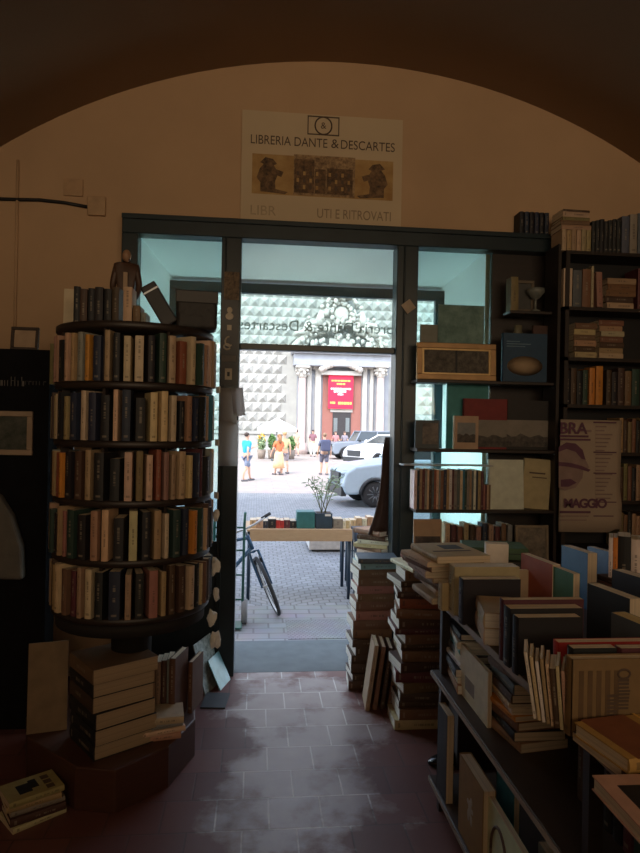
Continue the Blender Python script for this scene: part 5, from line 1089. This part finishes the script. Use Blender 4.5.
# second table to the right, mostly hidden by the stacks
a = onY(337, 530, 8.35); t2 = empty('side_table', (1.9, 8.6, G), 'second street table seen right of the trestle table beside the door jamb', 'table')
z2t = onY(350, 531, 8.3).z-G
MB().box(-.75, -.3, z2t-.03, .75, .3, z2t).build('table_top', PINE, t2)
for xx in (-.7, .7):
    for yy in (-.26, .26): MB().tube([(xx, yy, 0), (xx, yy, z2t-.03)], .018, 8).build('leg', LEGM, t2)
for k, (p0, p1, yt, c) in enumerate(((350.5, 356, 520, 'cream'), (356.5, 362, 518, 'pale tan'), (362.5, 367, 519, 'white'), (367.5, 373, 517, 'tan'), (373.5, 380, 518, 'pale tan'), (380.5, 386, 519, 'cream'))):
    a = onY(p0, yt, 8.4); b = onY(p1, yt, 8.4); book(.2, a.z-z2t-G, b.x-a.x-.002, c, stand((a.x+b.x)/2, 8.5, z2t+G, PI/2), f'{c} book on the second street table, {ordn(k+1)} from the left', 'books on the second street table')
a = onY(350, 531, 7.55); b = onY(374, 543, 7.55); w_ = b.x-a.x
cr = empty('crate_stand', ((a.x+b.x)/2, 7.75, G), 'black crate with a red label on thin legs beside the trestle table', 'crate')
MB().box(-w_/2+.07, -.2, b.z-G, w_/2+.07, .2, a.z-G).build('crate', M((.02, .022, .035), .5, name='black_crate'), cr, bevel=.004)
for xx in (-w_/2+.09, w_/2+.05):
    for yy in (-.17, .17): MB().tube([(xx, yy, 0), (xx, yy, b.z-G)], .012, 6).build('leg', LEGM, cr)
MB().box(.04, -.203, (b.z+a.z)/2-G-.045, .16, -.2, (b.z+a.z)/2-G+.045).build('red_label', M((.55, .05, .10), .6, name='red_label_print'), cr)
# stone planter block
a = onZ(309, 552, G); b = onZ(366, 551, G)
tag(MB().box(0, 0, .03, b.x-a.x, .8, .36).build('stone_block', M((.55, .54, .52), .8, name='pale_concrete'), mx=T(a.x, a.y, G), bevel=.02), 'pale concrete block standing on the cobbles behind the trestle table', 'block'); 
o_ = bpy.data.objects['stone_block']; MB().box(.05, .05, 0, b.x-a.x-.05, .75, .03).build('foot', BLACK, o_)
# bicycle
fx = at(270, 588, 6.85); BW = .33
bk = empty('bicycle', (fx.x, fx.y, G), 'dark blue bicycle with turned front wheel parked left of the doorway', 'bicycle', rz=.10)
BLUE = M((.03, .08, .15), .35, .3, name='dark_blue_paint'); GRY = M((.45, .46, .47), .4, .6, name='grey_alloy')
HA = math.radians(68); ax_ = Vector((-math.cos(HA), 0, math.sin(HA)))     # steering axis (up and back)
hub = Vector((0, 0, BW)); hd0 = hub+ax_*.40+Vector((-.045, 0, 0)); hd1 = hd0+ax_*.16; bb_ = Vector((-.60, 0, .27)); st0 = Vector((-.76, 0, .80)); rh = Vector((-1.03, 0, BW))
mb = MB(); mb.tube([hd0, hd1], .022, 8); mb.tube([hd1-ax_*.03, st0-(st0-bb_)*.12], .017, 8); mb.tube([hd0+ax_*.02, bb_], .021, 8); mb.tube([bb_, st0], .017, 8)
for s in (-1, 1): mb.tube([bb_+Vector((0, s*.04, 0)), rh+Vector((0, s*.06, 0))], .010, 6); mb.tube([st0-(st0-bb_)*.1+Vector((0, s*.02, 0)), rh+Vector((0, s*.06, 0))], .009, 6)
mb.build('frame', BLUE, bk)
steer = T(*hd0) @ Matrix.Rotation(math.radians(-86), 4, ax_) @ T(*(-hd0))
def wheel(c, mx, nm='wheel'):
    mb = MB(); mb.tube([(c.x+BW*.95*math.cos(k*PI/18), c.y, c.z+BW*.95*math.sin(k*PI/18)) for k in range(36)], .021, 8, closed=True); t = mb.build(nm, RUBBER, bk, mx)
    mb = MB(); mb.tube([(c.x+BW*.87*math.cos(k*PI/18), c.y, c.z+BW*.87*math.sin(k*PI/18)) for k in range(36)], .010, 6, closed=True)
    mb.tube([(c.x, c.y-.045, c.z), (c.x, c.y+.045, c.z)], .018, 8)
    for k in range(18): a = k*PI/9; mb.tube([(c.x, c.y+(.03 if k % 2 else -.03), c.z), (c.x+BW*.86*math.cos(a), c.y, c.z+BW*.86*math.sin(a))], .0022, 4)
    mb.build('rim_and_spokes', GRY, t)
wheel(hub, steer); wheel(rh, Matrix.Identity(4))
mb = MB(); cr_ = hd0-ax_*.03
for s in (-1, 1): mb.tube([cr_, cr_+Vector((0, s*.05, 0)), hub+Vector((0, s*.055, 0))], [.016, .015, .010], 8)
mb.build('fork', BLUE, bk, steer)
for s in (-1, 1):
    MB().box(hub.x-.02-.07, s*.035-.012, BW+.27, hub.x-.02-.03, s*.035+.012, BW+.33).build('brake', BLACK, bk, steer)
hs = hd1+ax_*.10
mb = MB(); mb.tube([hd1, hs], .014, 8); mb.tube([hs, hs+Vector((.07, 0, .01))], .014, 8); hc = hs+Vector((.07, 0, .01)); mb.tube([hc+Vector((-.06, -.30, .02)), hc+Vector((0, -.12, .01)), hc, hc+Vector((0, .12, .01)), hc+Vector((-.06, .30, .02))], .012, 8); hbm = mb.build('handlebar', GRY, bk, steer)
for s in (-1, 1): MB().tube([hc+Vector((-.035, s*.20, .015)), hc+Vector((-.062, s*.31, .02))], .017, 8).build('grip', RUBBER, hbm)
mb = MB(); mb.tube([st0, st0+Vector((-.04, 0, .12))], .013, 8); mb.build('seat_post', GRY, bk)
mb = MB(); mb.ball(st0+Vector((-.10, 0, .14)), .11, .075, .03); mb.ball(st0+Vector((.03, 0, .14)), .10, .03, .022); mb.build('saddle', BLACK, bk)
mb = MB(); mb.lathe([(.09, -.005), (.09, .005)], tuple(bb_+Vector((0, -.06, 0))), 20, axis='y'); mb.tube([bb_+Vector((0, -.07, 0)), bb_+Vector((.12, -.08, -.11))], .01, 6); mb.tube([bb_+Vector((0, .07, 0)), bb_+Vector((-.12, .08, .11))], .01, 6); mb.box(.06-.60, -.16, .13, .16-.60, -.08, .155); mb.build('crankset', GRY, bk)
mb = MB(); mb.tube([bb_+Vector((-.05, -.05, 0)), Vector((-.72, -.22, .015))], .008, 6); mb.build('kickstand', GRY, bk)
# hand truck
v = onZ(242, 625, G); GRN = M((.03, .10, .085), .4, .3, name='green_enamel')
ht = empty('hand_truck', (v.x, v.y, G), 'green tube hand truck with small grey wheels at the left door jamb', 'hand truck', rz=.0)
mb = MB()
for xx in (0, -.30): mb.tube([(xx, .02, .10), (xx+.005, .03, 1.02), (xx+.012, -.02, 1.14)], .014, 8)
mb.build('side_rails', GRN, ht)
for z in (.25, .5, .75, .98): MB().tube([(-.30, .025, z), (0, .025, z)], .010, 6).build('crossbar', GRN, ht)
for xx in (.03, -.33):
    w1 = MB().lathe([(.05, -.03), (.115, -.03), (.125, -.015), (.125, .015), (.115, .03), (.05, .03)], (xx-.01, .06, .125), 22, axis='x').build('wheel', M((.16, .16, .165), .7, name='grey_rubber'), ht)
    MB().lathe([(.055, -.025), (.055, .025)], (xx-.01, .06, .125), 14, axis='x').build('hub', GRY, w1)
MB().box(-.32, -.20, .02, .0, .03, .035).build('toe_plate', GRN, ht)
